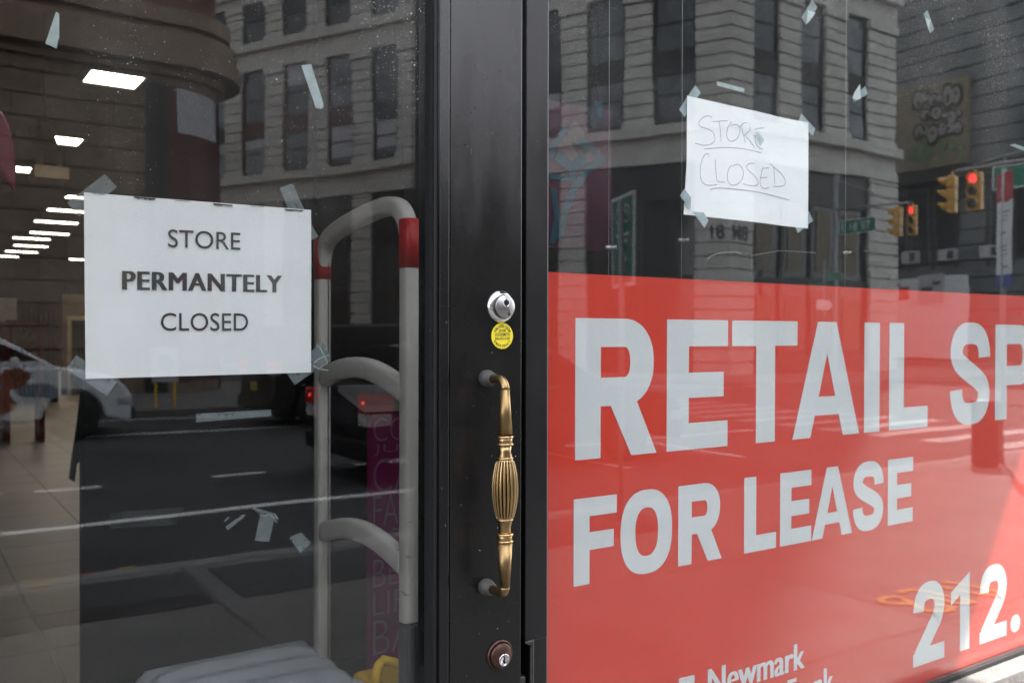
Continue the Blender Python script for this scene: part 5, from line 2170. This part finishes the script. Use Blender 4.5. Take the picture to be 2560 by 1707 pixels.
zz0, zz1 = 2.06, 3.42
mb = MB()
mb.box(-wdt, wdt, -.012, .0, zz0 + .16, zz1 - .34, TS)
mb.build('panel', M['signwhite'], t)
mb = MB()
mb.box(-wdt, wdt, -.012, .0, zz1 - .3395, zz1, TS)
mb.build('red_head', M['signred'], t)
mb = MB()
mb.box(-wdt, wdt, -.012, .0, zz0, zz0 + .1595, TS)
mb.build('blue_foot', M['signblue'], t)
mb = MB()
for z, a0, a1, h in ((2.95, -.12, .1, .012), (2.9, -.1, .06, .01), (2.85, -.08, .1, .01), (2.55, -.1, .1, .012), (2.5, -.08, .08, .01), (2.45, -.1, .04, .01), (2.30, -.1, .06, .018)):
    for nn in (.0015, -.0135):
        mb.box(a0, a1, nn - .0005, nn + .0005, z, z + h, TS)
mb.build('small_print', M['signblack'], t)
mb = MB()
for z, a0, a1, h in ((3.06, -.12, -.02, .10), (2.70, -.06, .1, .02)):
    for nn in (.0015, -.0135):
        mb.box(a0, a1, nn - .0005, nn + .0005, z, z + h, TS)
mb.build('red_print', M['signred'], t)
mb = MB()
mb.tube([bu + Vector((.03, -.03, 0)) * 1.0 + Vector((0, 0, -.0)), bu + Vector((.03, -.03, zz1 + .05))], .028, 10)
mb.build('post', M['pole'], t)
# litter bin at its foot
t = thing('litter_bin', 'dark litter bin standing at the kerb below the parking sign', 'litter bin', mv(11.2, 4.7, 0))
mb = MB()
mb.lathe([(.12, 0), (.14, .05), (.15, .66), (.165, .69), (.165, .73), (.13, .74)], mv(10.42, 4.45, 0), (0, 0, 1), 24)
mb.build('body', M['shopdark'], t)
mb = MB()
mb.lathe([(.168, .73), (.168, .76), (.12, .79), (.12, .76)], mv(10.42, 4.45, 0), (0, 0, 1), 24)
mb.build('rim', M['steel_dark'], t)

# green cycle sign on the near kerb
t = thing('cycle_sign', 'green cycle route sign with white symbol and arrow on a kerb post', 'cycle sign', mv(5.0, 4.4, 0))
b0 = hit(1532, 501, y=4.75)
b0 = Vector((b0.x, b0.y))
dr = Vector((math.sin(R(22)), math.cos(R(22))))
# the near edge: follow the line of sight of its right edge
dd = ray(1588, 600)
num = (b0.x - CAM.x) * dd.y - (b0.y - CAM.y) * dd.x
den = dr.x * dd.y - dr.y * dd.x
ln = -num / den
wS = abs(ln)
sgn = 1 if ln > 0 else -1


def TG(a, n, z):
    q = b0 + dr * a * sgn
    return mv(q.x + dr.y * n, q.y - dr.x * n, z)


zg1 = hit(1532, 501, y=4.75).z
zg0 = hit(1537, 719, y=4.75).z
mb = MB()
mb.box(.03, wS - .03, -.006, .006, zg0 + .03, zg1 - .03, TG)
mb.build('board', M['green'], t)
mb = MB()
for a0, a1, c0, c1 in ((0, .03, zg0, zg1), (wS - .03, wS, zg0, zg1), (.03, wS - .03, zg1 - .03, zg1), (.03, wS - .03, zg0, zg0 + .03)):
    mb.box(a0, a1, -.009, .009, c0, c1, TG)
mb.build('border', M['signwhite'], t)
mb = MB()
hgt = zg1 - zg0
for n in (.008, -.008):
    for cx in (.33, .67):
        for q in range(20):
            a, b = 2 * math.pi * q / 20, 2 * math.pi * (q + 1) / 20
            f = lambda r, th: TG(wS * cx + r * math.cos(th), n, zg1 - hgt * .22 + r * math.sin(th))
            mb.face([f(.06, a), f(.06, b), f(.075, b), f(.075, a)])
    for (xa, za_, xb, zb__) in ((.33, -.22, .46, -.13), (.46, -.13, .67, -.22), (.33, -.22, .55, -.22), (.46, -.13, .62, -.12), (.55, -.22, .62, -.10)):
        A, B = (wS * xa, zg1 + hgt * za_), (wS * xb, zg1 + hgt * zb__)
        mb.face([TG(A[0], n * 1.1, A[1]), TG(B[0], n * 1.1, B[1]), TG(B[0], n * 1.1, B[1] + .02), TG(A[0], n * 1.1, A[1] + .02)])
    for k, (xa, xb) in enumerate(((.22, .78), (.28, .7))):
        z = zg1 - hgt * (.46 + .07 * k)
        mb.box(wS * xa, wS * xb, n - .0005, n + .0005, z, z + hgt * .035, TG)
    c = wS * .5
    mb.face([TG(c - .05, n, zg0 + .10), TG(c + .05, n, zg0 + .10), TG(c + .05, n, zg0 + .2), TG(c + .11, n, zg0 + .2), TG(c, n, zg0 + .32), TG(c - .11, n, zg0 + .2), TG(c - .05, n, zg0 + .2)])
mb.build('symbols', M['signwhite'], t)
mb = MB()
mb.tube([TG(wS * .55, -.03, -.0), TG(wS * .55, -.03, zg1 - .05)], .024, 10)
mb.build('post', M['pole'], t)


# ---------------------------------------------------------------- vehicles
def car(name, label, cat, x0, yv, prof, house, wheels, wid, paint, wr=.32, tails=None, plate=None, roof_in=.10, zr=ZR, bumper=True):
    """Road vehicle heading +x, its near side at yv. prof: side outline of the body; house: side outline of the cabin."""
    t = thing(name, label, cat, mv(x0 + 2, yv + wid / 2, zr))
    p3 = lambda x, y, z: mv(x0 + x, yv + y, zr + z)
    # lower body with wheel arches cut into the outline
    out = list(prof)
    base = []
    xs = sorted(wheels)
    base.append((prof[0][0], .24))
    for wx in xs:
        for k in range(13):
            a = R(180 - 180 * k / 12)
            base.append((wx + (wr + .07) * math.cos(a), max(.24, wr + (wr + .07) * math.sin(a))))
    base.append((prof[-1][0], .24))
    poly = base + [q for q in reversed(prof)]
    mb = MB()
    mb.prism([p3(x, 0, z) for x, z in poly], p3(0, wid, 0) - p3(0, 0, 0), smooth=False)
    mb.build('body', paint, t, bevel=.05, seg=3)
    # cabin, leaning in towards the roof
    mb = MB()
    zb = min(z for x, z in house)
    zt_ = max(z for x, z in house)
    ins = lambda z: .03 + roof_in * (z - zb) / (zt_ - zb)
    A = [mb.bm.verts.new(p3(x, ins(z), z)) for x, z in house]
    B = [mb.bm.verts.new(p3(x, wid - ins(z), z)) for x, z in house]
    n = len(house)
    mb.bm.faces.new(A)
    mb.bm.faces.new(B[::-1])
    for i in range(n):
        mb.bm.faces.new((A[i], B[i], B[(i + 1) % n], A[(i + 1) % n]))
    mb.build('cabin', paint, t, bevel=.04, seg=3)
    # side glass: shrunken outline split by a pillar; windscreen and rear screen
    cx = sum(x for x, z in house) / n
    cz = sum(z for x, z in house) / n
    sh = [(cx + (x - cx) * .90, cz + (z - cz) * .74) for x, z in house]
    mb = MB()
    for side in (0, 1):
        yy_ = lambda z: (ins(z) - .006) if side == 0 else wid - ins(z) + .006
        mid = cx + .05
        L = [(x, z) for x, z in sh]
        for lo, hi in ((-99, mid - .05), (mid + .05, 99)):
            pts = []
            m_ = len(L)
            for i in range(m_):
                a, b = L[i], L[(i + 1) % m_]
                ia, ib = lo <= a[0] <= hi, lo <= b[0] <= hi
                if ia:
                    pts.append(a)
                for c in (lo, hi):
                    if (a[0] - c) * (b[0] - c) < 0:
                        f = (c - a[0]) / (b[0] - a[0])
                        pts.append((c, a[1] + f * (b[1] - a[1])))
            if len(pts) > 2:
                ctr = (sum(q[0] for q in pts) / len(pts), sum(q[1] for q in pts) / len(pts))
                pts.sort(key=lambda q: math.atan2(q[1] - ctr[1], q[0] - ctr[0]))
                mb.face([p3(x, yy_(z), z) for x, z in pts])
    mb.build('side_window', M['carglass'], t)
    mb = MB()
    hs_ = sorted(house, key=lambda q: q[0])
    for (a, b) in ((hs_[0], hs_[1]), (hs_[-1], hs_[-2])):
        lo, hi = (a, b) if a[1] < b[1] else (b, a)
        sx_ = -.012 if a is hs_[0] else .012
        q = lambda f, s_: p3(lo[0] + (hi[0] - lo[0]) * f + sx_, (ins(lo[1] + (hi[1] - lo[1]) * f) + .07) if s_ == 0 else wid - ins(lo[1] + (hi[1] - lo[1]) * f) - .07, lo[1] + (hi[1] - lo[1]) * f + .006)
        mb.face([q(.10, 0), q(.10, 1), q(.92, 1), q(.92, 0)])
    mb.build('screen', M['carglass'], t)
    for wx in xs:
        for side in (0, 1):
            yc = .02 if side == 0 else wid - .02
            d = -1 if side == 0 else 1
            o = p3(wx, yc + (.20 if side == 0 else -.20), wr)
            ax = p3(0, d, 0) - p3(0, 0, 0)
            mb = MB()
            mb.lathe([(wr * .62, .20), (wr * .93, .205), (wr, .17), (wr, .02), (wr * .9, 0)], o, ax, 36)
            tyre = mb.build('wheel', M['tyre'], t)
            mb = MB()
            mb.lathe([(wr * .66, .15), (wr * .64, .20), (wr * .57, .20), (wr * .55, .17), (wr * .2, .165), (wr * .18, .19), (.01, .19)], o, ax, 36)
            for k in range(5):
                a = 2 * math.pi * k / 5
                ux, uz = math.cos(a), math.sin(a)
                e = Vector((ux, 0, uz))
                f = Vector((-uz, 0, ux)) * wr * .09
                b0_, b1_ = o + e * wr * .15, o + e * wr * .58
                mb.prism([b0_ - f, b1_ - f * .8, b1_ + f * .8, b0_ + f], Vector(ax) * .186)
            mb.build('rim', M['rim'], tyre)
    xr_ = prof[0][0]
    zbelt = prof[0][1] if len(prof[0]) > 1 else .9
    if tails:
        for side in (0, 1):
            y0_, y1_ = (-.012, .30) if side == 0 else (wid - .30, wid + .012)
            mb = MB()
            z0_, z1_, dep = tails
            mb.box(*sorted((x0 + xr_ - .03, x0 + xr_ + dep)), *sorted((-(yv + y0_), -(yv + y1_))), zr + z0_ + (z1_ - z0_) * .42, zr + z1_)
            tl = mb.build('tail_lamp', M['tail_off'], t, bevel=.02)
            mb = MB()
            yq_ = yv + (y0_ + y1_) / 2
            mb.lathe([(.022, 0), (.016, .010), (.001, .012)], (x0 + xr_ - .029, -yq_, zr + z0_ + (z1_ - z0_) * .74), (-1, 0, 0), 16)
            if side == 2:
                mb.lathe([(.03, 0), (.022, .012), (.001, .015)], (x0 + xr_ + dep * .6, -(yv + y0_ + .001), zr + z0_ + (z1_ - z0_) * .74), (0, 1, 0), 16)
            mb.build('lit_bulb', M['tail'], tl)
            mb = MB()
            mb.box(*sorted((x0 + xr_ - .028, x0 + xr_ + dep * .9)), *sorted((-(yv + y0_ + .002), -(yv + y1_ - .02))), zr + z0_, zr + z0_ + (z1_ - z0_) * .41)
            mb.build('reversing_lens', M['tail_clear'], tl, bevel=.015)
    if plate:
        mb = MB()
        mb.box(x0 + xr_ - .05, x0 + xr_ - .025, -(yv + wid / 2 + .17), -(yv + wid / 2 - .17), zr + plate, zr + plate + .16)
        mb.build('number_plate', M['plate'], t)
    # front lamps, bumpers, door seams, mirror
    xf_ = prof[-1][0]
    for side in (0, 1):
        y0_, y1_ = (-.01, .32) if side == 0 else (wid - .32, wid + .01)
        mb = MB()
        zf = prof[-1][1]
        mb.box(x0 + xf_ - .22, x0 + xf_ + .012, *sorted((-(yv + y0_), -(yv + y1_))), zr + zf - .20, zr + zf - .05)
        mb.build('headlamp', M['headlamp'], t, bevel=.03)
    mb = MB()
    for xa, xb in ((xr_ - .07, xr_ + .12), (xf_ - .12, xf_ + .07)):
        mb.box(x0 + xa, x0 + xb, -(yv + wid - .02), -(yv + .02), zr + .28, zr + .52)
    mb.build('bumper', M['shopdark'] if paint is M['carwhite'] else paint, t, bevel=.05, seg=3)
    mb = MB()
    for wx in (cx - .55, cx + .05, cx + .85):
        mb.box(x0 + wx - .004, x0 + wx + .004, -(yv + .002), -(yv - .0025), zr + .32, zr + zb + .02)
    mb.build('door_seam', M['void'], t)
    xm = max(x for x, z in house) - .55
    mb = MB()
    mb.box(x0 + xm - .05, x0 + xm + .05, -(yv + .02), -(yv - .16), zr + zb + .02, zr + zb + .16)
    mb.build('mirror', paint, t, bevel=.03)
    return t, p3


sedan = [(0, .62), (.02, .98), (.10, 1.06), (.9, 1.06), (3.15, 1.02), (4.3, .90), (4.55, .70)]
sedan_h = [(.50, 1.03), (1.05, 1.50), (2.35, 1.54), (3.25, 1.01)]
car('black_saloon', 'black saloon parked nearest the shop, its red tail lamp mirrored beside the security gate', 'car', 4.18, 7.62, sedan, sedan_h, (.85, 3.62), 1.78, M['carblack'], .33,
    tails=(.66, 1.0, .26))
suv = [(0, .60), (.02, 1.05), (.06, 1.16), (3.2, 1.14), (4.25, 1.02), (4.6, .74)]
suv_h = [(.05, 1.13), (.28, 1.78), (2.5, 1.82), (3.35, 1.12)]
car('dark_offroad_car', 'dark bronze off road car in the far lane with a yellow number plate', 'car', 5.4, 14.0, suv, suv_h, (.85, 3.55), 1.86, M['cardark'], .40,
    tails=(.92, 1.18, .16), plate=.62)
van = [(0, .60), (.02, 1.12), (.05, 1.20), (3.7, 1.14), (4.60, .98), (4.82, .72)]
van_h = [(.04, 1.18), (.12, 1.84), (2.55, 1.88), (3.75, 1.13)]
tv, p3 = car('white_van', 'white van in the far lane with orange and blue graffiti on its side', 'van', -1.75, 13.9, van, van_h, (.95, 4.0), 1.9, M['carwhite'], .35)
mb = MB()
random.seed(9)
for k, (x, z, r) in enumerate(((2.5, .95, .28), (2.85, .80, .32), (2.3, .62, .26), (3.2, .98, .22), (2.7, .45, .22), (3.05, .62, .2))):
    pts = []
    for q in range(18):
        a = 2 * math.pi * q / 18
        rr = r * (.75 + .35 * random.random())
        pts.append(p3(x + rr * math.cos(a), -.004 - .0006 * k, z + rr * .8 * math.sin(a)))
    mb.face(pts)
mb.build('orange_graffiti', M['graf_orange'], tv)
mb = MB()
for k, (x, z, r) in enumerate(((2.75, .72, .16), (3.5, .80, .2), (2.45, .88, .1), (3.75, .74, .15), (2.95, .88, .1))):
    mb.face([p3(x + r * 1.3 * math.cos(2 * math.pi * q / 14), -.009 - .0006 * k, z + r * .5 * math.sin(2 * math.pi * q / 14)) for q in range(14)])
mb.build('blue_graffiti', M['graf_blue'], tv)
# yellow and blue sign post on the far kerb, between the van and the dark car
t = thing('bollard_sign', 'small white kerb sign with a blue disc and yellow legs between van and dark car', 'kerb sign', mv(4.6, 18.2, 0))
mb = MB()
mb.box(4.35, 4.85, -18.25, -18.2, .55, 1.25)
mb.build('panel', M['blind'], t)
mb = MB()
mb.lathe([(.16, 0), (.16, .01)], mv(4.6, 18.199, .95), (0, 1, 0), 20)
mb.build('disc', M['signblue'], t)
mb = MB()
for x in (4.42, 4.78):
    mb.box(x - .02, x + .02, -18.24, -18.2, 0, .55)
mb.build('leg', M['yellow_p'], t)
